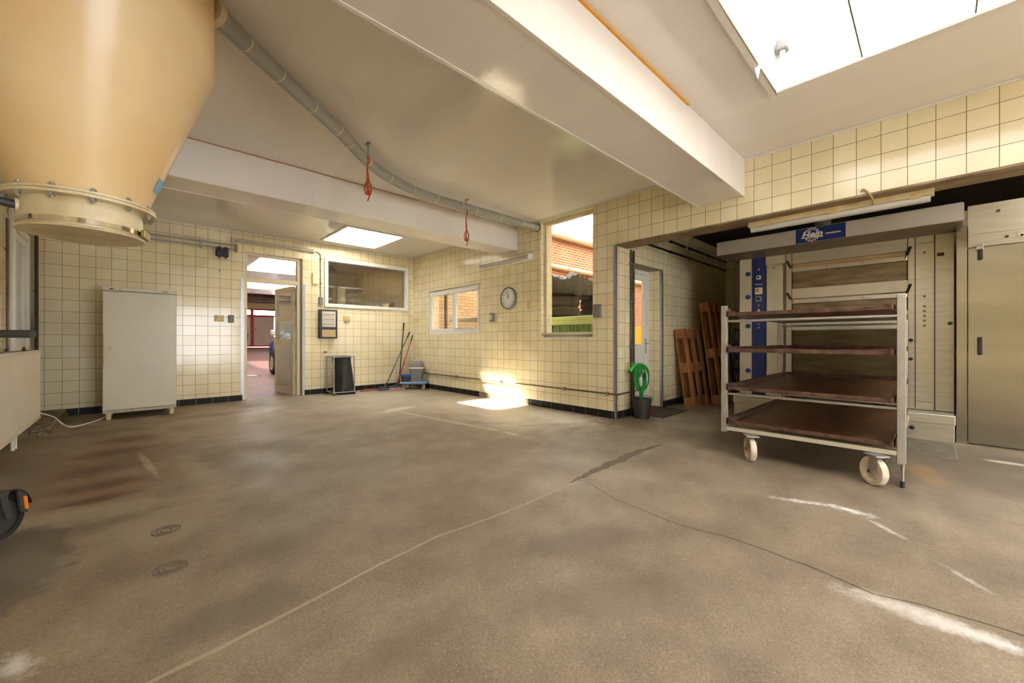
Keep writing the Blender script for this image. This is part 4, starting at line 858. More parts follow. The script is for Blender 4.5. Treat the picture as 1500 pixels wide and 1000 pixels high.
# ---- brooms
def broom(label, top, foot, hmat, hw, fmat, squeegee=False):
    top, foot = Vector(top), Vector(foot); r = thing('mop' if squeegee else 'broom', label, 'mop' if squeegee else 'broom', (foot.x, foot.y, 0), group=None)
    m = MB(); m.cyl(foot + Vector((0, 0, 0.06)), top, 0.012, 10); m.build('handle', hmat, r, smooth=50)
    m = MB(); d = (top - foot).normalized(); m.cyl(top - d * 0.14, top + d * 0.005, 0.0155, 10); m.build('grip', BLACK, r, smooth=50)
    M = Matrix.Translation(foot) @ Matrix.Rotation(hw[2], 4, 'Z')
    m = MB(); m.box(-hw[0], hw[0], -hw[1], hw[1], 0.045, 0.07, M); m.cyl(foot + Vector((0, 0, 0.068)), foot + Vector((0, 0, 0.068)) + d * 0.09, 0.02, 10); m.build('head', DGREY, r, bevel=0.005)
    m = MB(); m.box(-hw[0] * 1.03, hw[0] * 1.03, -hw[1] * 1.25, hw[1] * 1.25, 0.002, 0.044, M); m.build('bristles' if not squeegee else 'mop_pad', fmat, r, bevel=0.008)
SLB = mat('slate_blue_bristle', (98, 116, 140), 0.9, var=0.4, scale=60)
broom('broom with a long grey handle and slate-blue bristles leaning into the far corner', (4.26, 7.72, 1.17), (3.60, 7.50, 0), mat('grey_handle', (88, 88, 90), 0.4, 0.4), (0.15, 0.035, 0.1), SLB)
broom('broom with a black handle standing behind the others in the far corner', (4.16, 7.78, 1.36), (3.98, 7.66, 0), BLACK, (0.14, 0.03, 0.15), SLB)
broom('flat mop with a red handle and pink pad leaning into the far corner', (4.30, 7.66, 1.10), (3.80, 7.42, 0), RED, (0.15, 0.045, -0.15), mat('pink_mop_pad', (206, 150, 146), 0.9, var=0.3, scale=40), True)
m = MB(); Mq = Matrix.Translation((3.35, 7.60, 0)) @ Matrix.Rotation(0.1, 4, 'Z'); m.box(-0.22, 0.18, -0.03, 0.03, 0.0, 0.02, Mq); m.tube([Mq @ Vector((-0.2, 0, .02)), Mq @ Vector((-0.1, 0.03, .028)), Mq @ Vector((0.1, -0.02, .028))], 0.012, 8); m.build('floor_cloth', mat('rust_red_cloth', (168, 108, 92), 0.9, var=0.3, scale=20), label='crumpled reddish cloth strip on the floor against the back wall', cat='cloth', bevel=0.006)

# ---- dolly with bins
r = thing('platform_dolly', 'small light-blue platform dolly on white castors in the far corner', 'dolly', (4.17, 7.33, 0), rz=-0.72)
m = MB(); m.box(-0.27, 0.27, -0.21, 0.21, 0.118, 0.15); m.build('deck', LBLUE, r, bevel=0.02, bseg=3, local=True)
m = MB(); m.box(-0.25, 0.25, -0.19, 0.19, 0.100, 0.1175); m.build('under_frame', OLDWOOD, r, local=True)
for sx in (-1, 1):
    for sy in (-1, 1):
        x, y = sx * 0.20, sy * 0.14
        m = MB(); m.box(x - 0.02, x + 0.02, y - 0.018, y - 0.014, 0.035, 0.099); m.box(x - 0.02, x + 0.02, y + 0.014, y + 0.018, 0.035, 0.099); m.box(x - 0.025, x + 0.025, y - 0.02, y + 0.02, 0.092, 0.0995)
        c_ = m.build('castor', GALV, r, local=True); m = MB(); m.lathe([(0.0, -0.012), (0.036, -0.012), (0.038, 0), (0.036, 0.012), (0.0, 0.012)], (x, y, 0.038), 24, axis='y'); m.build('wheel', WHEELW, c_, smooth=40, local=True)
r = thing('swing_bin', 'grey swing-lid waste bin standing on the light-blue dolly', 'bin', (4.20, 7.30, 0.1505), rz=-0.72)
def rrect(w_, d_, rr, n=5):
    out = []
    for cx, cy_, a0 in ((w_ - rr, d_ - rr, 0), (-w_ + rr, d_ - rr, 90), (-w_ + rr, -d_ + rr, 180), (w_ - rr, -d_ + rr, 270)):
        for i in range(n + 1): a = math.radians(a0 + 90 * i / n); out.append((cx + rr * math.cos(a), cy_ + rr * math.sin(a)))
    return out
def loft(m, secs, capb=True, capt=True):
    rings = [[m.bm.verts.new((x, y, z)) for x, y in o_] for z, o_ in secs]
    for a, b in zip(rings, rings[1:]):
        n = len(a)
        for k in range(n): m.bm.faces.new((a[k], a[(k + 1) % n], b[(k + 1) % n], b[k]))
    if capb: m.bm.faces.new(rings[0][::-1])
    if capt: m.bm.faces.new(rings[-1])
m = MB(); loft(m, [(0, rrect(.10, .085, .03)), (0.27, rrect(.135, .115, .035))]); m.build('body', MGREY, r, smooth=50, local=True)
m = MB(); loft(m, [(0.268, rrect(.141, .121, .035)), (0.295, rrect(.141, .121, .035))]); m.build('collar', IVORY, r, smooth=50, local=True)
m = MB(); loft(m, [(0.296, rrect(.137, .117, .035)), (0.36, rrect(.134, .114, .05)), (0.41, rrect(.11, .095, .05)), (0.425, rrect(.06, .05, .03))]); m.build('lid', MGREY, r, smooth=60, local=True)
m = MB(); M_ = Matrix.Translation((0, 0, 0)); m.box(-0.07, 0.07, -0.03, 0.03, 0.424, 0.432); m.build('flap', SKYW, r, bevel=0.004, local=True)
r = thing('storage_tub', 'small dark tub with a bright blue lid on the dolly behind the grey bin', 'tub', (4.02, 7.42, 0.1505), rz=-0.3)
m = MB(); loft(m, [(0, rrect(.085, .07, .02)), (0.115, rrect(.10, .085, .025))]); m.build('body', DGREY, r, smooth=50, local=True)
m = MB(); loft(m, [(0.1155, rrect(.115, .10, .03)), (0.135, rrect(.12, .105, .03)), (0.15, rrect(.10, .085, .03))]); m.build('lid', BLUEB, r, smooth=50, local=True)

# ---- green hose and bucket by the pillar
r = thing('bucket', 'dark grey bucket on the floor by the pillar under the green hose', 'bucket', (4.72, 2.56, 0))
m = MB(); m.lathe([(0.0, 0.0), (0.095, 0.0), (0.125, 0.235), (0.132, 0.24), (0.132, 0.252), (0.121, 0.252), (0.091, 0.008), (0.0, 0.008)], (4.72, 2.56, 0), 40); m.build('pail', DGREY, r, smooth=40)
m = MB(); m.tube([(4.72, 2.434, 0.24), (4.80, 2.45, 0.262), (4.862, 2.53, 0.266), (4.862, 2.60, 0.266), (4.80, 2.67, 0.262), (4.72, 2.686, 0.24)], 0.005, 8, smooth=5); m.build('handle', MGREY, r, smooth=50)
r = thing('garden_hose', 'coiled bright green expandable hose hanging from a nozzle over the bucket', 'hose', (4.70, 2.62, 0.65))
m = MB(); pts = []
cx, cy_, cz_ = 4.665, 2.535, 0.53
ux, uy = 0.49, -0.87
for i in range(190):
    t = i / 189 * 2 * PI * 5.5; k = i / 189; q = math.cos(t) * (0.088 - 0.070 * k + 0.010 * math.sin(t * 0.31)) + 0.006 * math.sin(2.3 * t); d_ = 0.03 * (k - 0.5) + 0.010 * math.sin(t * 1.3)
    h_ = 0.168 - 0.05 * k; h_ = h_ * (1.0 if math.sin(t) > 0 else 1.12)
    pts.append((cx + ux * q + 0.87 * d_, cy_ + uy * q + 0.49 * d_, cz_ + h_ * math.sin(t)))
m.tube(pts, 0.0105, 8); m.tube([(cx, cy_, cz_ - 0.12), (cx + .004, cy_, cz_ - 0.19), (cx + 0.008, cy_ + 0.005, cz_ - 0.24), (cx + 0.01, cy_ + 0.01, 0.12)], [0.024, 0.030, 0.020, 0.016], 10, smooth=5); m.build('hose_coil', GREEN, r, smooth=50)
m = MB(); m.tube([(cx, cy_, cz_ + 0.165), (cx - 0.02, cy_ + 0.05, cz_ + 0.155), (cx - 0.05, cy_ + 0.09, cz_ + 0.12), (cx - 0.065, cy_ + 0.115, cz_ + 0.075)], [0.012, 0.016, 0.02, 0.026], 12, smooth=4); m.tube([(cx - 0.045, cy_ + 0.08, cz_ + 0.135), (cx - 0.055, cy_ + 0.10, cz_ + 0.17)], 0.012, 8); m.build('spray_nozzle', LGREEN, r, smooth=40)
m = MB(); m.cyl((cx - 0.066, cy_ + 0.117, cz_ + 0.072), (cx - 0.072, cy_ + 0.128, cz_ + 0.05), 0.029, 14); m.build('nozzle_tip', BLACK, r, smooth=40)
m = MB(); m.cyl((cx - 0.01, cy_ - 0.05, cz_ + 0.06), (cx - 0.01, cy_ - 0.05, cz_ - 0.02), 0.014, 12); m.cyl((cx - 0.01, cy_ - 0.05, cz_ + 0.03), (cx - 0.01, cy_ - 0.05, cz_ + 0.01), 0.019, 12); m.build('connector', BLACK, r, smooth=40)
m = MB(); m.tube([(4.66, 2.7385, 0.70), (4.66, 2.69, 0.70), (4.665, 2.62, 0.705), (4.668, 2.54, 0.705), (4.668, 2.53, 0.715)], 0.004, 8); m.build('wall_hook', GALV, label='thin steel hook on the pillar jamb from which the green hose hangs', cat='hook')
r = thing('riser_pipes', 'pair of dark vertical pipes on the pillar jamb behind the bucket', 'pipe', (4.78, 2.72, 0))
for x, rr in ((4.735, 0.012), (4.805, 0.015)): m = MB(); m.cyl((x, 2.718, 0.0), (x, 2.718, 2.19), rr, 12); m.build('tube', mat('dull_riser', (104, 92, 76), 0.45, 0.4, rgb2=(70, 60, 50), scale=6), r, smooth=50)
for z in (1.5, 0.9, 2.0): m = MB(); m.box(4.715, 4.825, 2.70, 2.739, z, z + 0.015); m.build('saddle', GALV, r)
m = MB(); m.box(4.90, 5.66, 2.36, 3.0, 0.0, 0.012); m.build('door_mat', MATM, label='brown rectangular door mat on the floor before the white side door', cat='mat')
r = thing('wall_conduits', 'pair of black conduits running high along the oven room side wall', 'conduit', (6.5, 2.72, 2.35))
m = MB(); m.cyl((4.95, 2.715, 2.34), (8.25, 2.715, 2.34), 0.016, 10); m.build('tube', BLACK, r); m = MB(); m.cyl((4.7, 2.715, 2.50), (8.25, 2.715, 2.50), 0.016, 10); m.build('tube', BLACK, r)
for x in (5.05, 5.9, 6.6, 7.4): m = MB(); m.box(x - 0.012, x + 0.012, 2.70, 2.739, 2.318, 2.362); m.build('saddle', DGREY, r); m = MB(); m.box(x - 0.012, x + 0.012, 2.70, 2.739, 2.478, 2.522); m.build('saddle', DGREY, r)
m = MB(); m.tube([(6.35, 2.71, 2.36), (6.35, 2.68, 2.40), (6.4, 2.66, 2.55), (6.5, 2.6, 2.70)], 0.012, 8, smooth=4); m.build('ceiling_cable', mat('aged_cable', (176, 150, 104), 0.6), label='beige cable rising from the black conduits to the oven room ceiling', cat='cable')

# ---- pallets leaning on the side wall
def pallet(label, x0, w_, h_, ybot, ytop):
    lean = math.atan2(ytop - ybot, h_)
    M = Matrix.Translation((x0, ybot, 0.0)) @ Matrix.Rotation(-lean, 4, 'X')
    r = thing('pallet', label, 'pallet', (x0, ybot, 0), group='wooden pallets leaning on the oven room wall')
    bw = 0.10
    xs = [0, (w_ - bw) / 2, w_ - bw]
    for x in xs: m = MB(); m.box(x, x + bw, 0.0, 0.022, 0, h_, M); m.build('skid_board', DECK, r, bevel=0.003)
    for x in xs:
        for z in (0.0, (h_ - 0.145) / 2, h_ - 0.145): m = MB(); m.box(x, x + bw, 0.0225, 0.098, z, z + 0.145, M); m.build('block', DECK, r, bevel=0.002)
    for z in (0.0, (h_ - 0.145) / 2, h_ - 0.145): m = MB(); m.box(0, w_, 0.0985, 0.12, z, z + 0.145, M); m.build('cross_board', DECK, r, bevel=0.002)
    for k in range(5):
        x = k * (w_ - 0.1) / 4; m = MB(); m.box(x, x + 0.1, 0.1205, 0.142, 0, h_, M); m.build('deck_board', DECK, r, bevel=0.002)
pallet('short wooden pallet leaning on the tiled wall, nearest the white side door', 6.02, 0.62, 1.19, 2.42, 2.585)
pallet('tall wooden pallet leaning on the wall between the short pallet and the farthest one', 6.56, 0.62, 1.62, 2.22, 2.42)
pallet('tall wooden pallet leaning on the wall, deepest into the oven room beside the rack', 7.02, 0.78, 1.66, 2.38, 2.585)
# ---- blue crates deep in the oven room
r0 = None
for k in range(5):
    z = 0.02 + k * 0.235
    r = thing('bread_crate', '%s blue plastic bread crate in the stack behind the rack' % ('topmost', 'second from top', 'middle', 'second from bottom', 'bottom')[4 - k], 'crate', (7.35, 1.95, z), group='blue crates stacked in the oven room')
    m = MB(); m.box(7.1, 7.6, 1.87, 2.22, z, z + 0.02); m.build('base', BLUE, r)
    m = MB()
    for (a, b, c, d) in ((7.1, 7.112, 1.87, 2.22), (7.588, 7.6, 1.87, 2.22), (7.112, 7.588, 1.87, 1.882), (7.112, 7.588, 2.208, 2.22)): m.box(a, b, c, d, z + 0.02, z + 0.05); m.box(a, b, c, d, z + 0.19, z + 0.228)
    for (x, y) in ((7.1, 1.87), (7.588, 1.87), (7.1, 2.208), (7.588, 2.208), (7.1, 2.04), (7.34, 1.87), (7.34, 2.208)): m.box(x, x + 0.012, y, y + 0.012, z + 0.05, z + 0.19)
    m.build('rim', BLUE, r)
    if k == 4: m = MB(); m.box(7.094, 7.0995, 1.93, 2.15, z + 0.06, z + 0.18); m.build('side_label', mat('blue_label', (36, 66, 160), 0.4), r)
m = MB(); m.box(7.08, 7.62, 1.85, 2.24, 0.0, 0.019); m.build('crate_base', DGREY, label='flat dark base under the stack of blue crates', cat='base')

# ---- oven
r = thing('deck_oven', 'large four-deck bakery oven in beige steel with a blue control strip', 'oven', (6.6, 0.8, 0))
FX = 6.0
m = MB(); m.box(FX + 0.05, 8.1, -0.164, 1.80, 0.0, 2.12); m.build('body', STEEL_PAINT, r, bevel=0.004)
def fp(name, y0, y1, z0, z1, x0=FX, x1=FX + 0.049, mt=STEEL, **k): m = MB(); m.box(x0, x1, y0, y1, z0, z1); return m.build(name, mt, r, bevel=0.003, **k)
ls = fp('side_column', 1.655, 1.80, 0.27, 2.12, mt=STEEL_PAINT)
for z in (1.89, 1.58, 1.19, 0.59): m = MB(); m.cyl((FX, 1.695, z), (FX - 0.02, 1.695, z), 0.030, 20); m.build('turn_lock', mat('blue_lock', (34, 62, 140), 0.35), r, smooth=40)
cp = fp('control_panel', 1.495, 1.645, 0.27, 2.12, mt=BLUE)
fp('trim_strip', 1.647, 1.653, 0.27, 2.12, mt=DGREY)
def onp(name, yc, zc, wy, hz, mt, d=0.012, par=None): m = MB(); m.box(FX - d, FX - 0.0005, yc - wy / 2, yc + wy / 2, zc - hz / 2, zc + hz / 2); return m.build(name, mt, par or cp, bevel=0.002)
for z in (1.94, 1.462, 1.215, 1.165): m = MB(); m.cyl((FX, 1.57, z), (FX - 0.01, 1.57, z), 0.010, 12); m.build('pilot_light', YELLOW, cp)
kb = onp('switch_plate', 1.57, 1.832, 0.050, 0.050, IVORY); m = MB(); m.cyl((FX - 0.012, 1.57, 1.832), (FX - 0.03, 1.57, 1.832), 0.013, 14); m.build('knob', BLACK, cp)
onp('display', 1.57, 1.765, 0.085, 0.02, BLACK)
onp('label_strip', 1.57, 1.742, 0.085, 0.008, IVORY, d=0.002)
onp('controller', 1.57, 1.652, 0.085, 0.088, IVORY)
for z in (1.672, 1.648): onp('readout', 1.585, z, 0.04, 0.014, mat('readout_red', (196, 30, 40), 0.4), d=0.015)
onp('thermostat_plate', 1.57, 1.548, 0.068, 0.072, GALV); m = MB(); m.cyl((FX - 0.012, 1.57, 1.548), (FX - 0.035, 1.57, 1.548), 0.020, 16); m.build('knob', BLACK, cp)
onp('rocker_switch', 1.57, 1.418, 0.026, 0.022, RED); onp('rocker_switch', 1.57, 1.394, 0.026, 0.022, IVORY)
ap = fp('access_panel', 1.30, 1.48, 0.45, 1.98, mt=STEEL_PAINT); fp('surround', 1.272, 1.493, 1.983, 2.12, mt=STEEL_PAINT); fp('surround', 1.272, 1.493, 0.27, 0.446, mt=STEEL_PAINT)
fp('door_post', 1.205, 1.268, 0.27, 2.12); fp('door_post', 0.115, 0.168, 0.27, 2.12)
m = MB(); m.cyl((FX, 1.40, 1.94), (FX - 0.006, 1.40, 1.94), 0.014, 14); m.build('screw', GALV, ap)
fp('surround', -0.026, 0.112, 0.27, 0.345); rp = fp('service_panel', -0.026, 0.112, 0.35, 2.02); fp('surround', -0.026, 0.112, 2.024, 2.12)
fp('side_column', -0.164, -0.031, 0.27, 2.12)
for z in (1.92, 1.46, 1.355, 1.305, 1.255, 1.205, 1.152): m = MB(); m.cyl((FX, 0.045, z), (FX - 0.006, 0.045, z), 0.0125, 14); m.build('screw', mat('dull_brass', (130, 112, 70), 0.4, 0.7), rp)
m = MB(); m.box(FX - 0.006, FX, -0.095, -0.045, 1.865, 1.90); m.build('badge', mat('maroon_badge', (120, 40, 36), 0.4), r, bevel=0.008)
m = MB(); m.cyl((FX, -0.135, 1.17), (FX - 0.02, -0.135, 1.17), 0.018, 16); m.build('knob', DGREY, r, smooth=40)
# decks
fp('header', 0.17, 1.203, 1.958, 2.12, mt=STEEL)
fp('mouth_strip', 0.17, 1.203, 1.908, 1.955, mt=mat('tan_strip', (190, 158, 110), 0.5, var=0.15), x0=FX + 0.02)
SMOKED = mat('heat_stained_steel', (150, 136, 112), 0.3, 0.75, rgb2=(112, 96, 74), scale=3, stretch=(1, 1, 5))
LOWD = mat('dark_oven_door', (112, 98, 72), 0.3, 0.5, rgb2=(84, 72, 52), scale=3, stretch=(1, 1, 5))
m = MB(); m.box(FX + 0.005, FX + 0.049, 0.175, 1.198, 0.36, 1.115); m.build('lower_door', LOWD, r, bevel=0.003)
fp('sill_plate', 0.17, 1.203, 0.27, 0.357, mt=STEEL_PAINT, x0=FX - 0.004)
for z in (1.0, 0.80): m = MB(); m.cyl((FX + 0.02, 0.145, z), (FX - 0.02, 0.145, z), 0.006, 8); m.sphere((FX - 0.03, 0.145, z), 0.018, 12); m.build('pull_knob', BLACK, r, smooth=50)
for ya_ in (1.2705, 1.2035, 0.1135, 0.1695, -0.0285): m = MB(); m.box(FX - 0.001, FX + 0.04, ya_ - 0.0035, ya_ + 0.0035, 0.28, 2.115); m.build('gap_strip', BLACK, r)  # black strips stand in for the dark gaps between the oven panels
for k in range(2):
    zt = 1.905 - 0.395 * k
    d = fp('deck_door', 0.175, 1.198, zt - 0.255, zt - 0.054, mt=SMOKED, x0=FX + 0.005)
    m = MB(); m.box(FX - 0.022, FX + 0.01, 0.172, 1.201, zt - 0.053, zt); lp = m.build('door_lip', STEEL, r, bevel=0.006)
    for y in (0.85, 0.53): m = MB(); m.cyl((FX - 0.022, y, zt - 0.027), (FX - 0.027, y, zt - 0.027), 0.010, 12); m.build('screw', GALV, lp)
    for y, s_ in ((1.185, 1), (0.19, -1)):
        m = MB(); m.tube([(FX - 0.03, y, zt - 0.03), (FX - 0.06, y + s_ * 0.015, zt - 0.005), (FX - 0.09, y + s_ * 0.03, zt + 0.035)], 0.007, 8); m.build('door_lever', GALV, lp)
        m = MB(); m.cyl((FX - 0.065, y + s_ * 0.018, zt + 0.0), (FX - 0.12, y + s_ * 0.045, zt + 0.075), 0.013, 10); m.build('lever_grip', BLACK, lp, smooth=40)
    fp('sill_plate', 0.17, 1.203, zt - 0.385, zt - 0.258, mt=STEEL_PAINT, x0=FX - 0.004)
# base step
m = MB(); m.box(5.73, FX + 0.049, -0.166, 1.80, 0.175, 0.265); m.build('step_slab', STEEL, r, bevel=0.006)
m = MB(); m.box(5.745, FX + 0.049, -0.160, 1.79, 0.0, 0.174); m.build('step_riser', STEEL, r, bevel=0.003)
m = MB(); m.cyl((5.745, 0.13, 0.12), (5.69, 0.13, 0.12), 0.006, 8); m.sphere((5.68, 0.13, 0.12), 0.022, 14); m.build('pull_knob', BLACK, r, smooth=50)
# hood
m = MB(); hy0, hy1 = -0.205, 1.93; hx = 5.55
m.prism([(hx, 2.112), (hx, 2.275), (hx + 0.02, 2.285), (7.0, 2.33), (7.0, 2.30), (hx + 0.03, 2.26), (hx + 0.008, 2.112)], 1, hy0, hy1)
m.prism([(hx, 2.112), (hx, 2.275), (6.5, 2.31), (6.5, 2.125), (6.05, 2.10)], 1, hy0 - 0.008, hy0); m.prism([(hx, 2.112), (hx, 2.275), (6.5, 2.31), (6.5, 2.125), (6.05, 2.10)], 1, hy1, hy1 + 0.008)
hd = m.build('hood', mat('hood_steel', (204, 196, 186), 0.4, 0.35, var=0.08, scale=3), r)
m = MB()
for k in range(14): x = hx + 0.012 + k * 0.033; m.box(x, x + 0.020, hy0, hy1, 2.104 - k * 0.001, 2.126 - k * 0.001)
m.build('hood_slats', mat('hood_slat_steel', (140, 126, 106), 0.35, 0.7, var=0.1), hd)
m = MB(); m.box(hx - 0.003, hx - 0.0003, 0.63, 1.075, 2.114, 2.272); sg = m.build('sign_plate', mat('navy_sign', (24, 44, 104), 0.4), hd)
m = MB(); c = Vector((hx - 0.0045, 0.925, 2.195)); rr = 0.068
for k in range(16):
    a = 2 * PI * k / 16; M = Matrix.Translation(c) @ Matrix.Rotation(a, 4, 'X'); m.box(-0.0006, 0.0006, -0.007, 0.007, rr - 0.002, rr + 0.009, M)
m.lathe([(rr - 0.005, -0.0006), (rr, -0.0006), (rr, 0.0006), (rr - 0.005, 0.0006)], c, 48, axis='x', closed=True)
m.lathe([(rr - 0.018, -0.0006), (rr - 0.015, -0.0006), (rr - 0.015, 0.0006), (rr - 0.018, 0.0006)], c, 48, axis='x', closed=True)
m.build('gear_emblem', IVORY, sg)
m = MB(); m.box(hx - 0.0065, hx - 0.005, 0.815, 1.035, 2.172, 2.223); m.build('emblem_band', MATS['navy_sign'], sg)
m = MB(); m.text('Hein', Matrix.Translation((hx - 0.0075, 0.925, 2.196)) @ Rx, 0.098, 0.0008, shear=0.25, offset=0.0035)
M = Matrix.Translation((hx - 0.0078, 0.925, 2.163)) @ Matrix.Rotation(0.06, 4, 'X'); m.box(-0.0006, 0.0006, -0.105, 0.10, -0.004, 0.004, M)
m.build('lettering', IVORY, sg)
m = MB(); m.text('UNIVERSAL', Matrix.Translation((hx - 0.005, 0.735, 2.183)) @ Matrix.Diagonal((1, 1, 1, 1)) @ Rx @ Matrix.Diagonal((1.25, 1, 1, 1)), 0.0215, 0.0008, offset=0.0008); m.build('lettering', IVORY, sg)
m = MB(); m.box(6.3, 7.6, 0.2, 1.2, 2.125, 2.30); m.build('flue_box', STEEL, r)
m = MB(); m.cyl((6.7, 1.0, 2.331), (6.7, 1.0, 2.71), 0.09, 20); m.build('flue_pipe', STEEL, r, smooth=40)
# floor grate before the oven
m = MB(); m.box(4.95, 5.70, -0.16, 0.17, 0.0, 0.003)
for i in range(18): m.box(4.97 + i * 0.04, 4.985 + i * 0.04, -0.15, 0.16, 0.003, 0.006)
m.build('floor_grate', mat('floor_plate_steel', (150, 140, 122), 0.5, 0.5, var=0.3, scale=10), label='flat ribbed steel plate in the floor before the oven step', cat='grate')

# ---- proofer cabinet
r = thing('proofing_cabinet', 'tall stainless steel proofing cabinet with black handle right of the oven', 'cabinet', (6.5, -0.9, 0))
m = MB(); m.box(5.86, 7.9, -1.75, -0.215, 0.0, 2.26); m.build('body', STEEL, r, bevel=0.003)
m = MB(); m.box(5.82, 5.859, -0.244, -0.172, 0.0, 2.10); m.build('door_jamb', STEEL_H, r, bevel=0.003)
m = MB(); m.box(5.80, 5.859, -1.75, -0.245, 2.005, 2.285); hp = m.build('head_panel', STEEL, r, bevel=0.003)
m = MB(); m.box(5.795, 5.859, -1.75, -0.245, 1.885, 2.003); cp2 = m.build('control_strip', STEEL, r, bevel=0.003)
m = MB(); m.box(5.789, 5.7945, -0.585, -0.545, 1.93, 1.965); m.build('switch', IVORY, cp2); m = MB(); m.cyl((5.794, -0.565, 1.947), (5.78, -0.565, 1.947), 0.011, 12); m.build('switch_knob', BLACK, cp2)
m = MB(); m.cyl((5.80, -0.43, 2.2), (5.792, -0.43, 2.2), 0.013, 12); m.build('screw', DGREY, hp)
m = MB(); m.cyl((5.794, -0.48, 1.95), (5.786, -0.48, 1.95), 0.012, 12); m.build('screw', DGREY, cp2)
m = MB(); m.box(5.80, 5.858, -1.45, -0.245, 0.02, 1.882); dr = m.build('door', STEEL_H, r, bevel=0.004)
m = MB(); m.box(5.775, 5.799, -0.345, -0.295, 1.85, 1.90); m.build('latch', mat('polished_steel', (214, 208, 196), 0.12, 1.0), dr, bevel=0.005); m = MB(); m.box(5.768, 5.785, -0.338, -0.306, 1.76, 1.86); m.build('latch_grip', BLACK, dr, bevel=0.005)
m = MB(); m.box(5.755, 5.775, -0.335, -0.305, 0.86, 1.03); m.box(5.775, 5.80, -0.33, -0.31, 0.87, 0.89); m.box(5.775, 5.80, -0.33, -0.31, 1.0, 1.02); m.build('handle', BLACK, dr, bevel=0.006)

# ---- tray rack trolley
r = thing('oven_rack', 'wheeled steel rack trolley with four long shelves in front of the oven', 'rack', (4.7, 0.69, 0))
ya, yb = 0.135, 1.245; xa, xb = 3.75, 5.60
for (x, y, z0, z1) in ((xa, yb, 0.20, 1.30), (xa, ya, 0.165, 1.31), (xb, yb, 0.20, 1.30), (xb, ya + 0.045, 0.20, 1.30)):
    m = MB(); m.box(x - 0.022, x + 0.022, y - 0.022, y + 0.022, z0, z1); m.build('post', RACKP, r, bevel=0.003)
TZ = (0.295, 0.59, 0.915, 1.225)
for z in (0.535, 1.165):
    for x in (xa, xb): m = MB(); m.cyl((x, ya + (0.022 if x == xa else 0.067), z), (x, yb - 0.022, z), 0.0115, 12); m.build('cross_bar', RACKP, r, smooth=50)
for (x0, x1, y0, y1) in ((xa - 0.02, xa + 0.02, ya + 0.023, yb - 0.023), (xb - 0.02, xb + 0.02, ya + 0.068, yb - 0.023), (xa + 0.023, xb - 0.023, ya + 0.012, ya + 0.028), (xa + 0.023, xb - 0.023, yb - 0.018, yb + 0.018)):
    m = MB(); m.box(x0, x1, y0, y1, 0.218, 0.250); m.build('base_rail', STEEL_PAINT, r, bevel=0.003)
for z in TZ:
    for y, s_ in ((ya, 1), (yb, -1)):
        m = MB(); m.box(xa - 0.03, xb + 0.03, y + s_ * 0.0225, y + s_ * 0.026, z - 0.022, z + 0.028); m.box(xa - 0.03, xb + 0.03, y + s_ * 0.0265, y + s_ * 0.055, z - 0.022, z - 0.018)
        m.build('shelf_bracket', RUSTE, r)
def caster(x, y, nrm, zt):
    n = Vector((nrm[0], nrm[1], 0)).normalized(); t = Vector((-n.y, n.x, 0)); M = Matrix((t, n, Vector((0, 0, 1)))).transposed().to_4x4(); M = Matrix.Translation((x, y, 0)) @ M
    c = thing_part('castor', r); R_ = 0.098
    m = MB(); m.box(-0.03, 0.075, -0.045, 0.045, zt - 0.009, zt - 0.001, M); m.cyl(M @ Vector((0.045, 0, zt - 0.009)), M @ Vector((0.045, 0, zt - 0.014)), 0.03, 14)
    for s_ in (-1, 1): m.prism([(0.075, zt - 0.012), (0.005, zt - 0.012), (-0.018, 0.085), (0.0, 0.075), (0.02, 0.09)], 1, s_ * 0.029, s_ * 0.033, M)
    c = m.build('castor', GALV, r)
    m = MB(); prof = [(0.0, -0.024), (0.022, -0.024), (0.028, -0.012), (0.062, -0.012), (0.072, -0.022), (R_ - 0.004, -0.022), (R_, -0.016), (R_, 0.016), (R_ - 0.004, 0.022), (0.072, 0.022), (0.062, 0.012), (0.028, 0.012), (0.022, 0.024), (0.0, 0.024)]
    rings = []
    for (rr, h) in prof: rings.append([m.bm.verts.new(M @ Vector((rr * math.cos(2 * PI * k / 40), h, R_ + rr * math.sin(2 * PI * k / 40)))) for k in range(40)])
    for a, b in zip(rings, rings[1:]):
        for k in range(40): m.bm.faces.new((a[k], a[(k + 1) % 40], b[(k + 1) % 40], b[k]))
    m.build('wheel', WHEELW, c, smooth=35)
    m = MB(); m.cyl(M @ Vector((0, -0.038, R_)), M @ Vector((0, 0.038, R_)), 0.009, 12); m.build('axle', DGREY, c)
def thing_part(n, r): return None
caster(3.70, 1.03, (-0.53, 0.85), 0.2175); caster(3.70, 0.27, (-0.68, 0.73), 0.2175); caster(5.52, 1.03, (-0.3, 1), 0.2175); caster(5.52, 0.27, (-0.3, 1), 0.2175)
m = MB(); m.cyl((3.765, ya - 0.004, 0.168), (3.765, ya - 0.004, 0.0), 0.0095, 12); m.build('foot_rod', GALV, r, smooth=40)
m = MB(); m.cyl((3.765, ya - 0.004, 0.045), (3.765, ya - 0.004, 0.001), 0.012, 12); m.build('rod_tip', BLACK, r)
m = MB(); m.prism([(3.79, 0.002), (3.79, 0.055), (4.2, 0.115), (4.2, 0.10)], 1, ya - 0.006, ya + 0.0); m.build('foot_pedal', RACKP, r)
names = ('lowest', 'second from bottom', 'second from top', 'topmost')
y0t, y1t, x0t, x1t = 0.172, 1.208, 3.71, 5.80
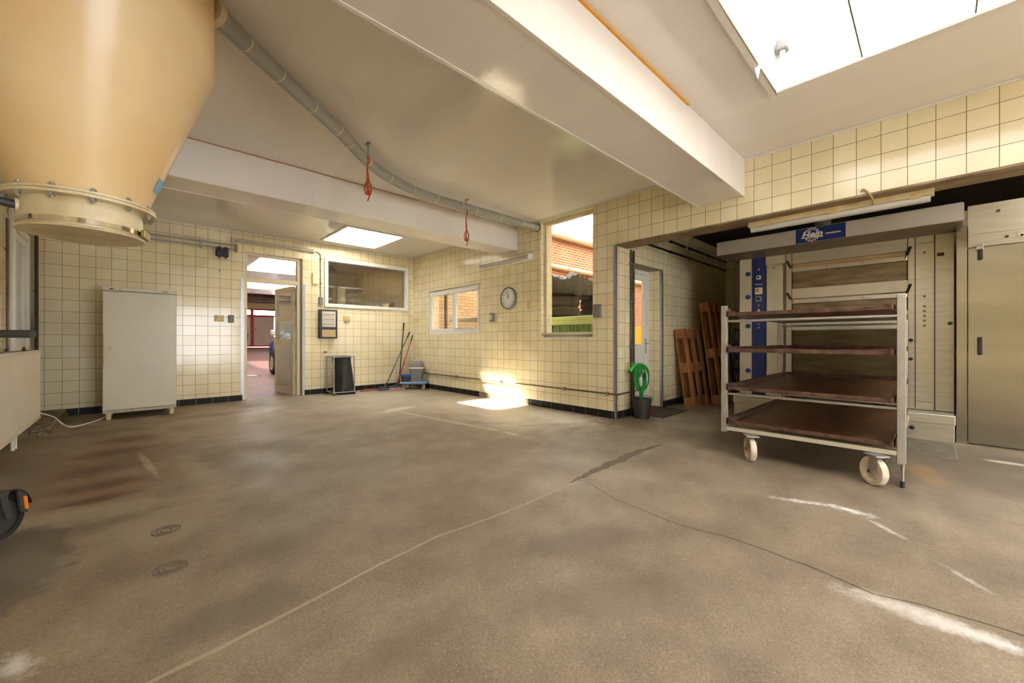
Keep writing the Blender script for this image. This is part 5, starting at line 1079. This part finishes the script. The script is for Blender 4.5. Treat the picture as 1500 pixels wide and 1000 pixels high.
for k, z in enumerate(TZ):
    t = thing('baking_tray', '%s long dark brown baking tray on the rack trolley' % names[k], 'tray', ((x0t + x1t) / 2, 0.69, z - 0.017), group='brown baking trays on the rack')
    zz = z - 0.0175
    m = MB(); m.box(x0t + 0.01, x1t - 0.01, y0t + 0.01, y1t - 0.01, zz, zz + 0.006); m.build('tray_floor', RUST, t)
    m = MB(); h = 0.042
    m.box(x0t, x0t + 0.010, y0t, y1t, zz, zz + h * 0.72); m.box(x1t - 0.010, x1t, y0t, y1t, zz, zz + h); m.box(x0t + 0.01, x1t - 0.01, y0t, y0t + 0.010, zz, zz + h); m.box(x0t + 0.01, x1t - 0.01, y1t - 0.010, y1t, zz, zz + h)
    m.build('rim', RUSTE, t, bevel=0.003)
    for y, s_ in ((y0t + 0.0105, 1), (y1t - 0.0105, -1)):
        m = MB(); m.box(x0t - 0.012, x0t + 0.035, y, y + s_ * 0.006, zz + 0.0, zz + 0.062); m.box(x0t - 0.012, x0t + 0.03, y, y + s_ * 0.045, zz + 0.038, zz + 0.042); m.build('corner_lug', RUSTE, t)

# ---- garage contents
r = thing('car', 'dark blue car parked in the garage beyond the open door', 'car', (3.75, 12.0, 0))
cx0, cx1 = 2.85, 4.60
def car_sec(y, w_, z0, z1, zs):   # cross-section of lower body at y
    c = (cx0 + cx1) / 2; hw = w_ / 2
    return y, [(c - hw * .94, z0), (c - hw, z0 + 0.12), (c - hw, zs), (c - hw * 0.93, z1), (c + hw * 0.93, z1), (c + hw, zs), (c + hw, z0 + 0.12), (c + hw * .94, z0)]
def loft_y(m, secs):
    rings = [[m.bm.verts.new((x, y, z)) for x, z in o_] for y, o_ in secs]
    for a, b in zip(rings, rings[1:]):
        n = len(a)
        for k in range(n): m.bm.faces.new((a[k], a[(k + 1) % n], b[(k + 1) % n], b[k]))
    m.bm.faces.new(rings[0][::-1]); m.bm.faces.new(rings[-1])
m = MB(); loft_y(m, [car_sec(9.95, 1.5, .40, .9, .7), car_sec(10.05, 1.68, .28, 1.1, .9), car_sec(10.5, 1.75, .25, 1.15, 1.0), car_sec(12.3, 1.75, .25, 1.14, 1.0), car_sec(12.9, 1.75, .25, 1.12, 1.0), car_sec(13.7, 1.68, .27, 1.02, .86), car_sec(13.95, 1.45, .34, .84, .6)]); m.build('body', CARB, r, smooth=35)
m = MB()
def gh(y, w_, z1): c = (cx0 + cx1) / 2; return y, [(c - .82, 1.12), (c - w_ / 2, z1), (c + w_ / 2, z1), (c + .82, 1.12)]
loft_y(m, [gh(10.05, 1.3, 1.16), gh(10.4, 1.2, 1.62), gh(11.2, 1.2, 1.70), gh(12.1, 1.2, 1.66), gh(13.0, 1.45, 1.13)]); m.build('cabin', CARB, r, smooth=30)
CG = mat('car_glass', (120, 140, 150), 0.05, coat=1.0)
m = MB(); c = (cx0 + cx1) / 2
for y0, y1 in ((10.55, 11.15), (11.22, 12.05)):
    q = [(c - .815, y0, 1.17), (c - .815, y1 + (.6 if y1 > 11.5 else 0), 1.17), (c - .635, y1, 1.62), (c - .635, y0, 1.60)]
    A = [m.bm.verts.new(v) for v in q]; B = [m.bm.verts.new((v[0] - 0.006, v[1], v[2])) for v in q]
    m.bm.faces.new(A); m.bm.faces.new(B[::-1])
    for k in range(4): m.bm.faces.new((A[k], A[(k + 1) % 4], B[(k + 1) % 4], B[k]))
m.build('side_window', CG, r)
q = [(c - .68, 12.98, 1.17), (c + .68, 12.98, 1.17), (c + .55, 12.2, 1.63), (c - .55, 12.2, 1.63)]
m = MB(); A = [m.bm.verts.new(v) for v in q]; B = [m.bm.verts.new((v[0], v[1] + 0.01, v[2] + 0.01)) for v in q]; m.bm.faces.new(A[::-1]); m.bm.faces.new(B)
for k in range(4): m.bm.faces.new((A[k], A[(k + 1) % 4], B[(k + 1) % 4], B[k]))
m.build('windscreen', CG, r)
for y in (10.75, 13.2):
    for x in (cx0 + 0.005, cx1 - 0.2):
        m = MB(); m.lathe([(0.21, 0.0), (0.32, 0.0), (0.34, 0.03), (0.34, 0.17), (0.32, 0.20), (0.21, 0.20)], (x - 0.02, y, 0.34), 36, axis='x', closed=True); wh = m.build('wheel', RUBBER, r, smooth=40)
        m = MB(); m.lathe([(0.0, 0.03), (0.05, 0.02), (0.20, 0.012), (0.209, 0.0), (0.209, 0.19), (0, 0.19)], (x - 0.02, y, 0.34), 30, axis='x'); m.build('hubcap', ALU, wh, smooth=30)
m = MB(); m.box(2.66, 2.84, 12.45, 12.57, 1.12, 1.28); m.build('wing_mirror', mat('silver_mirror', (200, 206, 210), 0.2, 0.6), r, bevel=0.03, bseg=3)
m = MB(); m.box(2.93, 3.12, 13.80, 13.93, 0.70, 0.86); m.build('headlamp', mat('lamp_clear', (220, 226, 230), 0.1), r, bevel=0.02)
r = thing('wheelie_bin', 'blue wheeled refuse bin standing far inside the garage', 'bin', (3.1, 19.9, 0.23))
m = MB(); z = 0.235; M = Matrix.Translation((3.06, 19.9, z)); 
m.bm.free(); m = MB(); loft(m, [(z + 0.05, [(3.06 + x, 19.9 + y) for x, y in rrect(.24, .27, .05)]), (z + 1.0, [(3.06 + x, 19.9 + y) for x, y in rrect(.30, .35, .05)])]); m.build('body', BLUE, r)
m = MB(); loft(m, [(z + 1.001, [(3.06 + x, 19.9 + y) for x, y in rrect(.32, .37, .05)]), (z + 1.06, [(3.06 + x, 19.9 + y) for x, y in rrect(.30, .35, .05)])]); m.build('lid', BLUEB, r)
for x in (2.84, 3.28): m = MB(); m.cyl((x - 0.025, 19.58, z + 0.10), (x + 0.025, 19.58, z + 0.10), 0.1, 16); m.build('wheel', RUBBER, r)
r = thing('bicycle', 'bicycle with black handlebar leaning beyond the front of the blue car', 'bicycle', (3.55, 15.0, 0))
for y in (14.5, 15.5):
    m = MB(); m.lathe([(0.31, -0.015), (0.34, -0.015), (0.34, 0.015), (0.31, 0.015)], (3.5, y, 0.34), 32, axis='x', closed=True); m.build('wheel', RUBBER, r)
m = MB(); m.tube([(3.5, 15.5, 0.34), (3.5, 15.1, 0.8), (3.5, 14.68, 0.82), (3.5, 14.95, 0.32), (3.5, 15.5, 0.34)], 0.015, 8); m.tube([(3.5, 14.5, 0.34), (3.5, 14.7, 1.0)], 0.015, 8); m.tube([(3.5, 15.1, 0.8), (3.5, 14.95, 0.32)], 0.015, 8); m.build('bicycle_frame', BLACK, r)
m = MB(); m.tube([(3.2, 14.78, 1.12), (3.35, 14.7, 1.03), (3.65, 14.7, 1.03), (3.8, 14.78, 1.12)], 0.014, 8); m.tube([(3.22, 14.75, 1.1), (3.3, 14.6, 1.12)], 0.01, 6); m.build('handlebar', BLACK, r)
m = MB(); m.box(3.43, 3.57, 15.0, 15.26, 0.85, 0.9); m.build('saddle', BLACK, r, bevel=0.02)
m = MB(); m.box(1.9, 2.45, 12.75, 13.35, 0.0, 0.006); r = m.build('floor_hatch', mat('hatch_grey', (176, 170, 160), 0.5), label='square grey inspection hatch set in the red garage floor', cat='hatch')
m = MB(); m.box(1.87, 2.48, 12.72, 12.75, 0.0, 0.008); m.box(2.45, 2.48, 12.72, 13.38, 0.0, 0.008); m.build('hatch_rim', INK, r)

# ---- side room contents
m = MB(); m.lathe([(0.02, 2.72), (0.03, 2.55), (0.10, 2.45), (0.02, 2.46)], (3.05, 8.8, 0), 20); m.build('pendant_lamp', DGREY, label='small dark lamp hanging in the room behind the wide window', cat='lamp')
m = MB(); m.box(3.0, 4.2, 9.1, 9.55, 0.0, 0.95); m.build('worktop_bench', STEEL_PAINT, label='pale bench in the room behind the wide interior window', cat='bench')

# ---- courtyard contents
def tyre(label, x, y, z, tilt=0):
    R_, wd = 0.315, 0.205
    m = MB(); m.lathe([(0.20, 0.02), (0.27, 0.0), (R_ - 0.015, 0.022), (R_, 0.05), (R_ - .006, 0.075), (R_, 0.08), (R_ - .006, 0.10), (R_, 0.105), (R_ - .006, 0.125), (R_, 0.13), (R_, wd - 0.05), (R_ - 0.015, wd - 0.022), (0.27, wd), (0.20, wd - 0.02), (0.205, wd / 2)], (0, 0, 0), 40, closed=True)
    o = m.build('car_tyre', TYRE, label=label, cat='tyre', group='used tyres stacked in the courtyard', smooth=35); o.location = (x, y, z); return o
ordn = ('bottom', 'second', 'third', 'fourth', 'fifth', 'sixth', 'seventh', 'eighth', 'top')
for s_, (x, y) in enumerate(((5.87, 4.79), (6.89, 4.77))):
    for k in range(9):
        tyre('%s used tyre from the ground in the %s stack beyond the tall window' % (ordn[k], ('left', 'right')[s_]), x + random.uniform(-.02, .02), y + random.uniform(-.02, .02), -0.0195 + k * 0.2055)
from mathutils import noise as mn
m = MB(); N = 44
def hsheet(u, v):
    p = Vector((u * 5.2, v * 3.1, 1.7)); n_ = mn.noise(p) * 0.13 + abs(mn.noise(p * 2.3)) * 0.12 + abs(mn.noise(p * 5.1)) * 0.05
    return 1.93 + 0.10 + n_ + 0.12 * math.exp(-((u - .25) ** 2) * 14)
g = [[m.bm.verts.new((5.5 + 1.75 * i / N, 5.15 - 0.72 * j / N, max(1.87, hsheet(i / N, j / N)) if 0 < i < N and 0 < j < N else 1.86 - 0.12 * abs(mn.noise(Vector((i * .4, j * .4, 0)))))) for j in range(N + 1)] for i in range(N + 1)]
for i in range(N):
    for j in range(N): m.bm.faces.new((g[i][j], g[i + 1][j], g[i + 1][j + 1], g[i][j + 1]))
o = m.build('plastic_sheet', mat('black_sheeting', (44, 40, 36), 0.5, var=0.3, scale=6), label='crumpled black plastic sheet lying over the stacked tyres', cat='sheet', smooth=30); o.modifiers.new('t', 'SOLIDIFY').thickness = 0.006
r = thing('plastic_container', 'green plastic container with ribbed rim below the tyres outside the tall window', 'container', (5.15, 3.8, 0))
m = MB(); m.box(4.95, 5.45, 3.50, 4.25, -0.019, 1.24); m.build('body', GRN, r, bevel=0.01)
m = MB(); m.box(4.90, 5.50, 3.44, 4.31, 1.241, 1.30); m.box(4.92, 5.48, 3.46, 4.29, 1.301, 1.37); rm = m.build('rim', mat('green_rim', (188, 200, 128), 0.4), r, bevel=0.01)
m = MB()
for k in range(10): m.box(4.935, 4.949, 3.55 + k * 0.07, 3.565 + k * 0.07, 0.6, 1.24)
m.build('rib', GRN, r)
for z, rr, yy in ((4.08, 0.11, 7.47), (3.14, 0.07, 7.51)):
    r = thing('courtyard_pipe', '%s horizontal cream pipe on the brick courtyard wall' % ('thick upper' if z > 4 else 'thinner lower'), 'pipe', (9, yy, z), group='pipes on the courtyard wall')
    m = MB(); m.cyl((7.6 if z > 4 else 5.0, yy, z), (14.5, yy, z), rr, 18); m.build('tube', mat('cream_pipe_paint', (214, 196, 164), 0.5, var=0.1), r, smooth=40)
    for x in (8.4, 9.4, 10.4, 11.4): m = MB(); m.box(x - 0.03, x + 0.03, yy - rr - .005, 7.598, z - rr * .3, z + rr * .3); m.build('saddle', MGREY, r)
m = MB(); m.tube([(7.8, 7.57, 2.95), (9.2, 7.57, 2.82), (10.0, 7.57, 2.76), (10.8, 7.57, 2.84), (12, 7.57, 2.9)], 0.018, 8, smooth=5); m.build('drooping_cable', DGREY, label='drooping grey cable on the red brick wall above the tyres', cat='cable')
r = thing('steel_trolley', 'grey steel mesh trolley in the courtyard behind the two-sash window', 'trolley', (5.1, 6.4, 0))
m = MB()
for x in (4.85, 5.6):
    for y in (6.0, 6.95): m.box(x - 0.015, x + 0.015, y - 0.015, y + 0.015, -0.019, 1.40)
m.build('post', GALV, r)
m = MB(); m.box(4.8, 5.65, 5.95, 7.0, 1.40, 1.44); m.build('top_shelf', GALV, r)
m = MB(); m.box(4.83, 5.62, 5.98, 6.97, 0.9, 0.93)
for k in range(14): y = 6.03 + k * 0.07; m.box(4.845, 4.853, y, y + 0.006, 0.93, 1.4)
for z in (1.05, 1.2): m.box(4.842, 4.852, 5.98, 6.97, z, z + 0.008)
m.build('mesh_side', GALV, r)
m = MB(); m.box(4.9, 4.95, 7.3, 7.35, -0.019, 2.6); m.build('iron_post', mat('brown_iron', (84, 66, 54), 0.6), label='brown iron post outside the left sash of the two-sash window', cat='post')
r = thing('storage_box', 'blue and yellow box standing outside the white side door', 'box', (8.2, 4.7, 0))
m = MB(); m.box(7.9, 8.5, 4.4, 5.0, -0.019, 0.9); m.build('lower_box', BLUEB, r, bevel=0.01); m = MB(); m.box(7.92, 8.48, 4.42, 4.98, 0.901, 1.3); m.build('upper_box', YELLOW, r, bevel=0.01)
